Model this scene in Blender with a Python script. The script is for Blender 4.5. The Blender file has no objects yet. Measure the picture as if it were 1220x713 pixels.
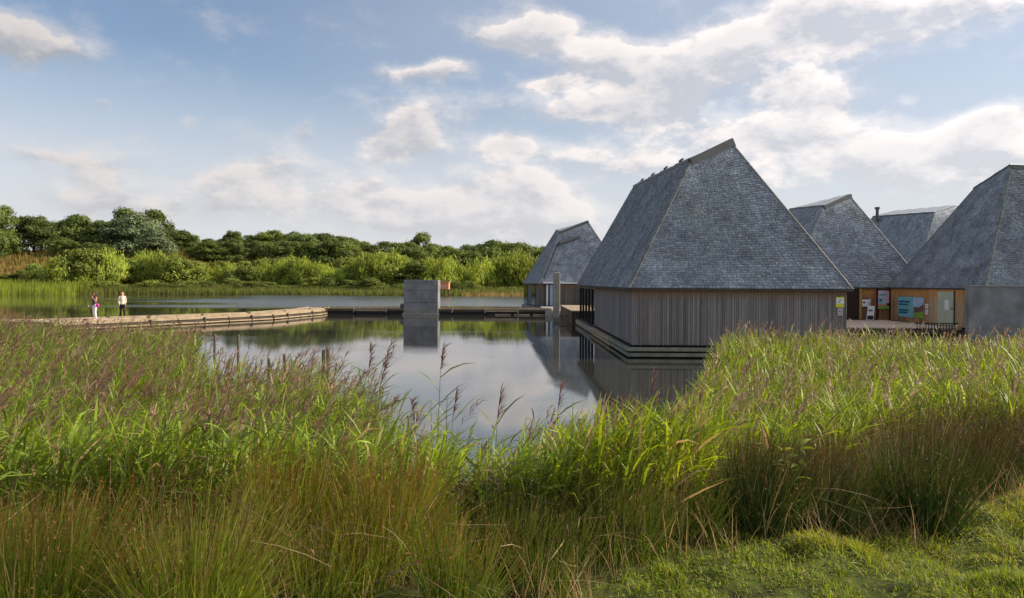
import bpy, bmesh, math, random
import numpy as np
from mathutils import Vector, Matrix
random.seed(7); RNG = np.random.default_rng(7)
SC = bpy.context.scene; COL = SC.collection
R = math.radians

# ------------------------------------------------------------------ camera, sky, sun, exposure
F = 850.0; HY = 336.0; ROLL = 0.006; CH = 3.0
cam = bpy.data.cameras.new('camera'); camo = bpy.data.objects.new('camera', cam); COL.objects.link(camo)
camo.location = (0, 0, CH); camo.rotation_euler = (R(90), -ROLL, 0)
cam.sensor_width = 36; cam.lens = F / 1220 * 36; cam.shift_y = -20.5 / 1220
cam.clip_start = 0.05; cam.clip_end = 6000
SC.camera = camo
SUN_AZ = 83.0; SUN_EL = 31.0            # azimuth clockwise from +Y
SUN_STRENGTH = 5.0
SKY_STRENGTH = 0.10
SC.view_settings.view_transform = 'Standard'; SC.view_settings.look = 'None'
SC.view_settings.exposure = 0.45; SC.view_settings.gamma = 1.0

def at(px, py, D):
    """world point seen at a pixel of the 1220 px wide photograph at distance D"""
    dx, dy = px - 610, py - HY
    return Vector(((dx + ROLL * dy) / F * D, D, CH - (dy - ROLL * dx) / F * D))
def ax(px, D): return (px - 610) / F * D

def make_world():
    w = bpy.data.worlds.new('World'); SC.world = w; w.use_nodes = True
    nt = w.node_tree; nt.nodes.clear(); N = nt.nodes.new; L = nt.links.new
    def M(op, a, b=None, c=None, clamp=False):
        n = N('ShaderNodeMath'); n.operation = op; n.use_clamp = clamp
        for i, v in enumerate((a, b, c)):
            if v is None: continue
            if isinstance(v, (int, float)): n.inputs[i].default_value = v
            else: L(v, n.inputs[i])
        return n.outputs[0]
    def V(op, a, b=None, c=None):
        n = N('ShaderNodeVectorMath'); n.operation = op
        for i, v in enumerate((a, b, c)):
            if v is None: continue
            if isinstance(v, (tuple, list)): n.inputs[i].default_value = v
            else: L(v, n.inputs[i])
        return n
    def MAPR(v, a, b, c, d, smooth=False):
        n = N('ShaderNodeMapRange'); n.interpolation_type = 'SMOOTHSTEP' if smooth else 'LINEAR'
        L(v, n.inputs[0]); 
        for i, q in enumerate((a, b, c, d)): n.inputs[i + 1].default_value = q
        return n.outputs[0]
    def MIX(f, a, b):
        n = N('ShaderNodeMix'); n.data_type = 'RGBA'
        if isinstance(f, (int, float)): n.inputs[0].default_value = f
        else: L(f, n.inputs[0])
        for i, v in ((6, a), (7, b)):
            if isinstance(v, (tuple, list)): n.inputs[i].default_value = (*v, 1)
            else: L(v, n.inputs[i])
        return n.outputs[2]
    sky = N('ShaderNodeTexSky'); sky.sky_type = 'NISHITA'; sky.sun_disc = False
    sky.sun_elevation = R(SUN_EL); sky.sun_rotation = R(SUN_AZ)
    sky.air_density = 1.0; sky.dust_density = .7; sky.ozone_density = 2.0; sky.altitude = 0
    tc = N('ShaderNodeTexCoord'); d = V('NORMALIZE', tc.outputs['Generated']).outputs[0]
    sep = N('ShaderNodeSeparateXYZ'); L(d, sep.inputs[0])
    az = M('ARCTAN2', sep.outputs[0], sep.outputs[1]); el = M('ARCSINE', sep.outputs[2])
    ae = N('ShaderNodeCombineXYZ'); L(az, ae.inputs[0]); L(el, ae.inputs[1])
    # warp the blob coordinates a little so that cloud outlines billow
    wn = N('ShaderNodeTexNoise'); wn.inputs['Scale'].default_value = 9; wn.inputs['Detail'].default_value = 5
    L(d, wn.inputs['Vector'])
    wv = V('MULTIPLY_ADD', wn.outputs['Color'], (0.11, 0.07, 0), (-0.055, -0.035, 0))
    aew = V('ADD', ae.outputs[0], wv.outputs[0]).outputs[0]
    blobs = [(20, 45, 45, 26, 1.0), (80, 55, 30, 18, 1.0), (600, 42, 50, 16, 1.1), (660, 40, 50, 18, 1.1), (735, 72, 60, 22, 1.1), (790, 95, 55, 25, 1.0),
             (840, 70, 45, 30, .9), (710, 125, 60, 16, 1.0), (780, 130, 60, 20, 1.0), (480, 97, 42, 10, 1.0), (535, 90, 36, 12, 1.0), (650, 92, 32, 8, 1.0),
             (500, 162, 38, 24, 1.7), (465, 185, 40, 18, 1.3), (605, 172, 30, 16, 1.3), (125, 205, 40, 30, .9), (55, 190, 40, 8, .7),
             (260, 215, 60, 14, .7), (350, 205, 60, 16, .65), (420, 236, 90, 16, .65), (520, 245, 90, 20, .7), (620, 225, 70, 30, .95), (300, 245, 120, 18, .6), (120, 250, 140, 16, .55), (450, 270, 160, 16, .6), (640, 270, 90, 30, .7), (560, 130, 60, 14, .45),
             (930, 20, 70, 25, 1.0), (1010, 25, 80, 24, 1.1), (1140, 12, 90, 18, 1.1), (880, 60, 50, 26, .9), (985, 55, 40, 25, .9),
             (930, 105, 36, 18, 1.0), (980, 112, 34, 14, 1.0), (1050, 125, 25, 8, .7), (1185, 138, 48, 16, 1.2), (1075, 108, 20, 7, .8),
             (870, 160, 90, 18, .95), (960, 150, 80, 20, .9), (1080, 175, 110, 22, 1.0), (1180, 185, 90, 30, .9), (980, 200, 120, 24, .8), (352, 165, 10, 14, .9),
             (228, 145, 10, 6, .8), (128, 122, 12, 5, .6), (165, 155, 20, 6, .6), (670, 180, 60, 16, .6), (420, 160, 14, 6, .7), (770, 190, 60, 18, .7)]
    acc = None; acc2 = None
    for (bx, by, rx, ry, wt) in blobs:
        a = math.atan((bx - 610) / F); e = math.atan((HY - by) / F * math.cos(a))
        sa = rx / F * math.cos(a) ** 2; se = ry / F
        v = V('MULTIPLY_ADD', aew, (1 / sa, 1 / se, 0), (-a / sa, -e / se, 0)).outputs[0]
        q = V('DOT_PRODUCT', v, v).outputs['Value']
        g = M('POWER', 0.45, q)
        acc = M('MULTIPLY', g, wt) if acc is None else M('MULTIPLY_ADD', g, wt, acc)
        sy = N('ShaderNodeSeparateXYZ'); L(v, sy.inputs[0]); gy = M('MULTIPLY', g, sy.outputs[1])
        acc2 = gy if acc2 is None else M('ADD', acc2, gy)
    mask = M('MINIMUM', acc, 1.6)
    def noise(vec, scale, detail, rough):
        n = N('ShaderNodeTexNoise'); n.inputs['Scale'].default_value = scale; n.inputs['Detail'].default_value = detail
        n.inputs['Roughness'].default_value = rough; L(vec, n.inputs['Vector']); return n.outputs['Fac']
    st = V('MULTIPLY', d, (1, 1, 1.9)).outputs[0]
    n1 = noise(st, 9.0, 9, .62)
    sunv = (math.sin(R(SUN_AZ)) * .012, 0.0, .030)
    n2 = noise(V('ADD', st, sunv).outputs[0], 9.0, 6, .6)
    # the sky out of the frame carries the same broken cloud
    gen = noise(st, 2.2, 4, .5)
    inframe = MAPR(M('ABSOLUTE', az), .62, .9, 1.0, 0.0, True)
    outm = M('MULTIPLY', M('SUBTRACT', 1.0, inframe), MAPR(gen, .42, .62, 0, 1.0, True))
    mk = M('MULTIPLY_ADD', mask, inframe, outm)
    dens = M('ADD', M('MULTIPLY', n1, 1.0), M('MULTIPLY', mk, .47))
    alpha = M('MAXIMUM', MAPR(dens, .74, .93, 0, 1, True), M('MULTIPLY', MAPR(dens, .50, .95, 0, 1, True), .62))
    bot = MAPR(M('MULTIPLY', acc2, inframe), -.45, .45, -.42, .26)
    lightv = M('ADD', M('MULTIPLY_ADD', M('SUBTRACT', n1, n2), 5.0, .60), bot, clamp=True)
    thick = MAPR(dens, .85, 1.25, 1.0, .55, False)
    lit = M('MULTIPLY', lightv, thick, clamp=True)
    ccol = MIX(lit, (4.3, 4.4, 4.8), (8.5, 7.7, 7.2))
    rightw = MAPR(az, -.5, .5, .72, 1.14)
    ccol = V('SCALE', ccol); L(rightw, ccol.inputs['Scale']); ccol = ccol.outputs[0]
    # haze towards the horizon and towards the sun side
    hz = MAPR(el, 0.0, .36, 1.0, 0.0, True)
    veil = M('MULTIPLY', MAPR(az, -.45, .5, .10, .72), MAPR(gen, .3, .7, .55, 1.0))
    hv = M('MAXIMUM', M('MULTIPLY', hz, .92), veil, clamp=True)
    base = MIX(hv, sky.outputs[0], (5.05, 5.2, 5.55))
    col = MIX(M('MULTIPLY', alpha, .88), base, ccol)
    col = MIX(M('MULTIPLY', MAPR(el, 0.0, .30, 1.0, 0.0, True), .50), col, (5.6, 5.6, 5.8))
    bg = N('ShaderNodeBackground'); bg.inputs['Strength'].default_value = SKY_STRENGTH
    L(col, bg.inputs[0]); out = N('ShaderNodeOutputWorld'); L(bg.outputs[0], out.inputs[0])
    w.cycles.sampling_method = 'MANUAL'; w.cycles.sample_map_resolution = 512
make_world()
sl = bpy.data.lights.new('sun', 'SUN'); sl.energy = SUN_STRENGTH; sl.angle = R(0.5); sl.color = (1.0, .88, .70)
slo = bpy.data.objects.new('sun', sl); COL.objects.link(slo); slo.location = (60, 0, 60)
sd = Vector((math.sin(R(SUN_AZ)) * math.cos(R(SUN_EL)), math.cos(R(SUN_AZ)) * math.cos(R(SUN_EL)), math.sin(R(SUN_EL))))
slo.rotation_euler = sd.to_track_quat('Z', 'Y').to_euler()

# ------------------------------------------------------------------ materials
MATS = {}
def mat(name, col, rough=.8, var=.15, scale=6.0, bump=0.0, bscale=40.0, attr=False, transl=0.0, spec=.3, rnd=0.0, stretch=None, metal=0.0, obj=True, top=None, streak=0.0):
    """procedural principled: noise-varied colour, optional vertex colour, optional leaf translucency"""
    if name in MATS: return MATS[name]
    m = bpy.data.materials.new(name); m.use_nodes = True; nt = m.node_tree; N = nt.nodes.new; L = nt.links.new
    b = nt.nodes['Principled BSDF']; out = nt.nodes['Material Output']
    b.inputs['Roughness'].default_value = rough; b.inputs['Specular IOR Level'].default_value = spec; b.inputs['Metallic'].default_value = metal
    tc = N('ShaderNodeTexCoord'); src = tc.outputs['Object' if obj else 'Generated']
    if stretch:
        mp = N('ShaderNodeMapping'); mp.inputs['Scale'].default_value = stretch; L(src, mp.inputs[0]); src = mp.outputs[0]
    n = N('ShaderNodeTexNoise'); n.inputs['Scale'].default_value = scale; n.inputs['Detail'].default_value = 5; L(src, n.inputs['Vector'])
    mr = N('ShaderNodeMapRange'); mr.inputs[1].default_value = .25; mr.inputs[2].default_value = .75
    mr.inputs[3].default_value = 1 - var; mr.inputs[4].default_value = 1 + var; L(n.outputs['Fac'], mr.inputs[0])
    if attr:
        a = N('ShaderNodeAttribute'); a.attribute_name = 'Col'; c = a.outputs['Color']
    else:
        rg = N('ShaderNodeRGB'); rg.outputs[0].default_value = (*col, 1); c = rg.outputs[0]
    if top:                                              # (colour, z0, z1): unweathered strip sheltered under the eave
        gx = N('ShaderNodeSeparateXYZ'); L(tc.outputs['Object'], gx.inputs[0])
        k = N('ShaderNodeMapRange'); k.interpolation_type = 'SMOOTHSTEP'; L(gx.outputs[2], k.inputs[0])
        k.inputs[1].default_value = top[1]; k.inputs[2].default_value = top[2]; 
        ad = N('ShaderNodeMath'); ad.operation = 'MULTIPLY'; L(k.outputs[0], ad.inputs[0]); L(mr.outputs[0], ad.inputs[1]); ad.use_clamp = True
        mx = N('ShaderNodeMix'); mx.data_type = 'RGBA'; L(ad.outputs[0], mx.inputs[0]); L(c, mx.inputs[6]); mx.inputs[7].default_value = (*top[0], 1)
        c = mx.outputs[2]
    sc = N('ShaderNodeVectorMath'); sc.operation = 'SCALE'; L(c, sc.inputs[0]); L(mr.outputs[0], sc.inputs['Scale']); c = sc.outputs[0]
    if rnd:
        oi = N('ShaderNodeObjectInfo'); k = N('ShaderNodeMapRange'); L(oi.outputs['Random'], k.inputs[0])
        k.inputs[3].default_value = 1 - rnd; k.inputs[4].default_value = 1 + rnd
        s2 = N('ShaderNodeVectorMath'); s2.operation = 'SCALE'; L(c, s2.inputs[0]); L(k.outputs[0], s2.inputs['Scale']); c = s2.outputs[0]
    L(c, b.inputs['Base Color'])
    if bump:
        n2 = N('ShaderNodeTexNoise'); n2.inputs['Scale'].default_value = bscale; n2.inputs['Detail'].default_value = 4; L(src, n2.inputs['Vector'])
        bp = N('ShaderNodeBump'); bp.inputs['Strength'].default_value = 1.0; bp.inputs['Distance'].default_value = bump
        L(n2.outputs['Fac'], bp.inputs['Height']); L(bp.outputs[0], b.inputs['Normal'])
    if transl:
        t = N('ShaderNodeBsdfTranslucent'); hs = N('ShaderNodeHueSaturation'); hs.inputs['Hue'].default_value = .485; hs.inputs['Saturation'].default_value = 1.1
        hs.inputs['Value'].default_value = 1.5; L(c, hs.inputs['Color']); L(hs.outputs[0], t.inputs[0])
        ms = N('ShaderNodeMixShader'); ms.inputs[0].default_value = transl; L(b.outputs[0], ms.inputs[1]); L(t.outputs[0], ms.inputs[2]); L(ms.outputs[0], out.inputs[0])
    MATS[name] = m; return m

M_shingle = mat('shingle', (0, 0, 0), .75, .22, 1.3, .006, 30, attr=True, spec=.35)
M_board = mat('weathered_board', (0, 0, 0), .85, .18, 2.5, .004, 14, attr=True, stretch=(6, 6, .6), spec=.2, top=((.24, .155, .085), 2.15, 2.80))
M_board_warm = mat('warm_board', (0, 0, 0), .8, .2, 2.5, .004, 14, attr=True, stretch=(6, 6, .6), spec=.2, top=((.50, .25, .08), 1.7, 2.6))
M_core = mat('dark_core', (.035, .035, .038), .9, .2)
M_slate_dark = mat('dark_sheathing', (.07, .075, .085), .9, .2)  # dark grey roof boarding under the shingles
M_dark = mat('dark_paint', (.022, .020, .022), .6, .2)
M_red = mat('dark_red_frame', (.055, .014, .014), .5, .2)
M_ochre = mat('ochre_post', (.42, .24, .06), .7, .15)
M_conc = mat('concrete', (.20, .205, .215), .9, .38, 1.1, .03, 4.0, spec=.2)
M_concl = mat('pale_concrete', (.30, .30, .29), .9, .2, 1.5, .01, 9.0, spec=.2)
M_zinc = mat('zinc_cap', (.10, .105, .115), .5, .15, 2, metal=.4)
M_panel = mat('roof_panel', (.42, .44, .46), .35, .12, 1.5, metal=.3)
M_glass = mat('dark_glass', (.012, .014, .018), .06, .1, spec=.6)
M_white = mat('white_paint', (.72, .74, .76), .5, .06)
M_log = mat('bleached_timber', (.34, .265, .18), .85, .3, 2.0, .01, 12, stretch=(1, 1, 3), spec=.2)
M_moss = mat('mossy_timber', (.22, .22, .175), .9, .3, 3.0, .01, 12, spec=.2)
M_dtim = mat('dark_timber', (.085, .065, .05), .85, .3, 3.0, .01, 12, spec=.2)
M_deck = mat('deck_boards', (0, 0, 0), .85, .2, 2.0, attr=True, spec=.2)
M_pale = mat('pale_deck', (.62, .47, .36), .8, .12, 1.0)
M_leaf = mat('reed_leaf', (0, 0, 0), .5, .18, 2.0, attr=True, transl=.42, spec=.35)
M_rush = mat('rush_stem', (0, 0, 0), .6, .2, 3.0, attr=True, transl=.25, spec=.2)
M_grass = mat('lawn_blade', (0, 0, 0), .6, .2, 1.2, attr=True, transl=.35, spec=.2)
M_bark = mat('bark', (.10, .08, .06), .95, .3, 3.0, .03, 8)
M_stake = mat('grey_stake', (.13, .105, .08), .9, .3, 6.0, .004, 30)
def crown_mat(name, tr=.3): return mat(name, (0, 0, 0), .7, .25, .35, attr=True, transl=tr, spec=.15, rnd=.26)

# ------------------------------------------------------------------ mesh helpers
def tag(o, label=None, cat=None, group=None, kind=None):
    if label: o['label'] = label
    if cat: o['category'] = cat
    if group: o['group'] = group
    if kind: o['kind'] = kind
    return o
def empty(name, loc=(0, 0, 0), rz=0):
    o = bpy.data.objects.new(name, None); o.empty_display_size = .3; COL.objects.link(o); o.location = loc; o.rotation_euler = (0, 0, rz); return o
def link(name, me, m=None, parent=None, loc=None):
    o = bpy.data.objects.new(name, me); COL.objects.link(o)
    if m is not None and len(me.materials) == 0: me.materials.append(m)
    if parent is not None: o.parent = parent
    if loc is not None: o.location = loc
    return o
def npmesh(name, V, Q, cols=None, smooth=False):
    """V (n,3), Q (m,4) or (m,3)"""
    me = bpy.data.meshes.new(name); V = np.asarray(V, np.float32); Q = np.asarray(Q, np.int32); k = Q.shape[1]
    me.vertices.add(len(V)); me.vertices.foreach_set('co', V.ravel())
    me.loops.add(Q.size); me.loops.foreach_set('vertex_index', Q.ravel())
    me.polygons.add(len(Q)); me.polygons.foreach_set('loop_start', np.arange(0, Q.size, k, dtype=np.int32))
    if cols is not None:
        a = me.color_attributes.new('Col', 'FLOAT_COLOR', 'POINT')
        c = np.ones((len(V), 4), np.float32); c[:, :3] = np.clip(cols, 0, 1); a.data.foreach_set('color', c.ravel())
    me.update(calc_edges=True)
    if smooth: me.polygons.foreach_set('use_smooth', np.ones(len(Q), bool))
    return me
class MB:
    def __init__(s): s.v = []; s.f = []; s.c = []
    def add(s, vs, fs, col=(1, 1, 1)):
        o = len(s.v); s.v += [tuple(p) for p in vs]; s.f += [tuple(i + o for i in f) for f in fs]; s.c += [col] * len(vs); return s
    def box(s, x0, y0, z0, x1, y1, z1, col=(1, 1, 1), ch=0):
        vs = [(x, y, z) for z in (z0, z1) for y in (y0, y1) for x in (x0, x1)]
        return s.add(vs, [(0, 2, 3, 1), (4, 5, 7, 6), (0, 1, 5, 4), (2, 6, 7, 3), (0, 4, 6, 2), (1, 3, 7, 5)], col)
    def bar(s, p, q, w, h, col=(1, 1, 1), up=(0, 0, 1)):
        p = Vector(p); q = Vector(q); d = (q - p).normalized(); u = Vector(up); r = d.cross(u)
        if r.length < 1e-4: r = Vector((1, 0, 0))
        r.normalize(); u = r.cross(d).normalized(); r = r * w / 2; u = u * h / 2
        vs = [p - r - u, p + r - u, p + r + u, p - r + u, q - r - u, q + r - u, q + r + u, q - r + u]
        return s.add(vs, [(0, 3, 2, 1), (4, 5, 6, 7), (0, 1, 5, 4), (1, 2, 6, 5), (2, 3, 7, 6), (3, 0, 4, 7)], col)
    def path(s, pts, rad, n=8, col=(1, 1, 1), cap=True):
        pts = [Vector(p) for p in pts]; o = len(s.v); prev = None
        for i, p in enumerate(pts):
            d = (pts[min(i + 1, len(pts) - 1)] - pts[max(i - 1, 0)]).normalized()
            a = d.cross(Vector((0, 0, 1))) if prev is None else prev - d * prev.dot(d)
            if a.length < 1e-3: a = Vector((1, 0, 0)) - d * d.x
            a.normalize(); b = d.cross(a); prev = a
            for k in range(n):
                t = 2 * math.pi * k / n; s.v.append(tuple(p + (a * math.cos(t) + b * math.sin(t)) * rad[i])); s.c.append(col)
        for i in range(len(pts) - 1):
            for k in range(n):
                s.f.append((o + i * n + k, o + i * n + (k + 1) % n, o + (i + 1) * n + (k + 1) % n, o + (i + 1) * n + k))
        if cap: s.f.append(tuple(o + k for k in range(n))[::-1]); s.f.append(tuple(o + (len(pts) - 1) * n + k for k in range(n)))
        return s
    def mesh(s, name, color=False, smooth=False):
        me = bpy.data.meshes.new(name); me.from_pydata(s.v, [], s.f); me.update()
        if color:
            a = me.color_attributes.new('Col', 'FLOAT_COLOR', 'POINT'); c = np.ones((len(s.v), 4), np.float32); c[:, :3] = np.array(s.c); a.data.foreach_set('color', c.ravel())
        if smooth: me.polygons.foreach_set('use_smooth', np.ones(len(me.polygons), bool))
        return me
    def build(s, name, m, parent=None, color=False, smooth=False, bevel=0):
        o = link(name, s.mesh(name, color, smooth), m, parent)
        if bevel:
            b = o.modifiers.new('bevel', 'BEVEL'); b.width = bevel; b.segments = 2; b.limit_method = 'ANGLE'
        return o
def obj_box(name, m, parent, *a, bevel=0): return MB().box(*a).build(name, m, parent, bevel=bevel)

def strips(P, W, side, col):
    """P (N,K,3) centre lines, W (N,K) widths, side (N,3) or (N,K,3) unit across, col (N,3)/(N,K,3) -> V,Q,C"""
    Nn, K, _ = P.shape
    if side.ndim == 2: side = side[:, None, :]
    h = side * W[:, :, None] / 2
    V = np.stack([P - h, P + h], 2).reshape(-1, 3)
    if col.ndim == 2: col = np.repeat(col[:, None, :], K, 1)
    C = np.repeat(col[:, :, None, :], 2, 2).reshape(-1, 3)
    b = (np.arange(Nn) * K * 2)[:, None] + (np.arange(K - 1) * 2)[None, :]
    Q = np.stack([b, b + 1, b + 3, b + 2], 2).reshape(-1, 4)
    return V, Q, C
def join(parts):
    V = []; Q = []; C = []; o = 0
    for v, q, c in parts: V.append(v); Q.append(q + o); C.append(c); o += len(v)
    return np.concatenate(V), np.concatenate(Q), np.concatenate(C)
def unit(v): return v / np.maximum(np.linalg.norm(v, axis=-1, keepdims=True), 1e-9)
def ss(t): t = np.clip(t, 0, 1); return t * t * (3 - 2 * t)
def vnoise(x, y, s=1.0, seed=0):
    """smooth value noise for numpy arrays"""
    x = np.asarray(x, float) * s; y = np.asarray(y, float) * s; xi = np.floor(x).astype(int); yi = np.floor(y).astype(int)
    fx = ss(x - xi); fy = ss(y - yi)
    def h(a, b):
        n = np.sin(a * 127.1 + b * 311.7 + seed * 74.7) * 43758.5453; return n - np.floor(n)
    return (h(xi, yi) * (1 - fx) + h(xi + 1, yi) * fx) * (1 - fy) + (h(xi, yi + 1) * (1 - fx) + h(xi + 1, yi + 1) * fx) * fy

# ------------------------------------------------------------------ ground and water
def shore(x): return 137 + 13 * ss((x + 88) / 8) + 3 * np.sin(x * .05) + 2 * np.sin(x * .13 + 1)
def y0(x): return 3.75 + .40 * np.clip(x, 0, 12) + .12 * np.sin(x * 2.1)
def ground_z(x, y):
    x = np.asarray(x, float); y = np.asarray(y, float)
    t = (y - y0(x)) / 3.3
    near = 1.4 - 1.42 * ss(t) - 1.1 * ss((y - y0(x) - 4.0) / 10)
    near = near + .13 * (vnoise(x, y, 2.2, 3) - .5) * (t < .8) + .10 * (vnoise(x, y, 5.0, 5) - .5) * (t < .8)
    side = ss((np.abs(x + 1) - .85 * y - 4) / 5) * (y < 45) ; near = np.where(y < 45, np.maximum(near, -1.2 + 2.2 * side), near)
    d = y - shore(x)
    A = 3.0 + 6.5 * ss((20 - x) / 110) ; A = A - .8 * ss((-60 - x) / 40)
    far = -1.1 + 1.7 * ss((d + 3) / 7) + A * ss((d - 14) / np.where(x < -60, 60 - 26 * ss((-60 - x) / 20), 60)) + .5 * vnoise(x, y, .06, 9) * ss(d / 30)
    return np.where(y > 90, far, near)
def ground():
    xs = np.unique(np.concatenate([np.linspace(-1800, -240, 14), np.linspace(-240, 240, 121), np.linspace(-22, 22, 221), np.linspace(240, 1800, 14)]))
    ys = np.unique(np.concatenate([np.linspace(-300, 0, 12), np.linspace(0, 14, 113), np.linspace(14, 40, 27), np.linspace(40, 120, 9), np.linspace(120, 330, 106), np.linspace(330, 2200, 16)]))
    X, Y = np.meshgrid(xs, ys); Z = ground_z(X, Y); V = np.stack([X, Y, Z], 2).reshape(-1, 3); nx = len(xs)
    i = np.arange(len(ys) - 1)[:, None] * nx + np.arange(nx - 1)[None, :]
    Q = np.stack([i, i + 1, i + 1 + nx, i + nx], 2).reshape(-1, 4)
    m = bpy.data.materials.new('meadow_ground'); m.use_nodes = True; nt = m.node_tree; N = nt.nodes.new; L = nt.links.new; b = nt.nodes['Principled BSDF']
    b.inputs['Roughness'].default_value = .95; b.inputs['Specular IOR Level'].default_value = .1
    g = N('ShaderNodeNewGeometry'); sx = N('ShaderNodeSeparateXYZ'); L(g.outputs['Position'], sx.inputs[0])
    n = N('ShaderNodeTexNoise'); n.inputs['Scale'].default_value = .09; n.inputs['Detail'].default_value = 8; L(g.outputs['Position'], n.inputs['Vector'])
    n3 = N('ShaderNodeTexNoise'); n3.inputs['Scale'].default_value = 7; n3.inputs['Detail'].default_value = 6; L(g.outputs['Position'], n3.inputs['Vector'])
    cr = N('ShaderNodeValToRGB'); e = cr.color_ramp.elements; e[0].position = .35; e[0].color = (.085, .10, .022, 1); e[1].position = .62; e[1].color = (.30, .21, .075, 1)
    L(n.outputs['Fac'], cr.inputs[0])
    cn = N('ShaderNodeValToRGB'); e = cn.color_ramp.elements; e[0].position = .3; e[0].color = (.022, .022, .010, 1); e[1].position = .7; e[1].color = (.10, .13, .028, 1)
    L(n3.outputs['Fac'], cn.inputs[0])
    k = N('ShaderNodeMapRange'); L(sx.outputs[1], k.inputs[0]); k.inputs[1].default_value = 60; k.inputs[2].default_value = 100
    mx = N('ShaderNodeMix'); mx.data_type = 'RGBA'; L(k.outputs[0], mx.inputs[0]); L(cn.outputs[0], mx.inputs[6]); L(cr.outputs[0], mx.inputs[7]); L(mx.outputs[2], b.inputs['Base Color'])
    bp = N('ShaderNodeBump'); bp.inputs['Distance'].default_value = .02; L(n3.outputs['Fac'], bp.inputs['Height']); L(bp.outputs[0], b.inputs['Normal'])
    tag(link('ground', npmesh('ground', V, Q, smooth=True), m), kind='structure')
ground()
def water():
    me = MB().add([(-1500, 2, 0), (1500, 2, 0), (1500, 230, 0), (-1500, 230, 0)], [(0, 1, 2, 3)]).mesh('water')
    m = bpy.data.materials.new('lake_water'); m.use_nodes = True; nt = m.node_tree; N = nt.nodes.new; L = nt.links.new; b = nt.nodes['Principled BSDF']
    b.inputs['Base Color'].default_value = (.035, .036, .030, 1); b.inputs['Roughness'].default_value = .03; b.inputs['IOR'].default_value = 2.7
    g = N('ShaderNodeNewGeometry'); sx = N('ShaderNodeSeparateXYZ'); L(g.outputs['Position'], sx.inputs[0])
    def nz(sc, strv, det=3):
        mp = N('ShaderNodeMapping'); mp.inputs['Scale'].default_value = strv; L(g.outputs['Position'], mp.inputs[0])
        n = N('ShaderNodeTexNoise'); n.inputs['Scale'].default_value = sc; n.inputs['Detail'].default_value = det; L(mp.outputs[0], n.inputs['Vector']); return n.outputs['Fac']
    def MR(v, a, b_, c, d):
        k = N('ShaderNodeMapRange'); k.interpolation_type = 'SMOOTHSTEP'; L(v, k.inputs[0])
        for i, q in enumerate((a, b_, c, d)): k.inputs[i + 1].default_value = q
        return k.outputs[0]
    def MA(op, a, b_):
        k = N('ShaderNodeMath'); k.operation = op
        for i, v in enumerate((a, b_)):
            if isinstance(v, float): k.inputs[i].default_value = v
            else: L(v, k.inputs[i])
        return k.outputs[0]
    small = nz(1.0, (1.1, 2.2, 1)); fine = nz(1.0, (7, 16, 1), 2)
    # wind patch beyond the pontoon: ripples everywhere except the sheltered left arm and the far right corner
    patch = nz(1.0, (.018, .05, 1), 4)
    edge = MA('ADD', sx.outputs[0], MA('MULTIPLY', MA('SUBTRACT', patch, .5), 130.0))
    wy = MR(MA('ADD', sx.outputs[1], MA('MULTIPLY', MA('SUBTRACT', patch, .5), 46.0)), 76, 88, 0, 1)
    wx = MR(edge, -62, -36, 0, 1)
    wind = MA('MULTIPLY', wy, wx)
    streak = MR(nz(1.0, (.03, .35, 1), 3), .45, .65, 0, .5)
    cat = MA('MULTIPLY', MR(nz(1.0, (.10, .22, 1), 4), .5, .64, 0, 1), .22)
    amp = MA('ADD', MA('MAXIMUM', wind, MA('MULTIPLY', cat, MR(sx.outputs[1], 8, 30, 1, .25))), .025)
    b1 = N('ShaderNodeBump'); b1.inputs['Distance'].default_value = .012; L(small, b1.inputs['Height']); L(MA('MULTIPLY', amp, .5), b1.inputs['Strength'])
    b2 = N('ShaderNodeBump'); b2.inputs['Distance'].default_value = .012; L(fine, b2.inputs['Height']); L(amp, b2.inputs['Strength']); L(b1.outputs[0], b2.inputs['Normal'])
    L(b2.outputs[0], b.inputs['Normal'])
    L(MA('ADD', MA('MULTIPLY', wind, .22), .035), b.inputs['Roughness'])
    tag(link('water', me, m), kind='structure')
water()

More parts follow.
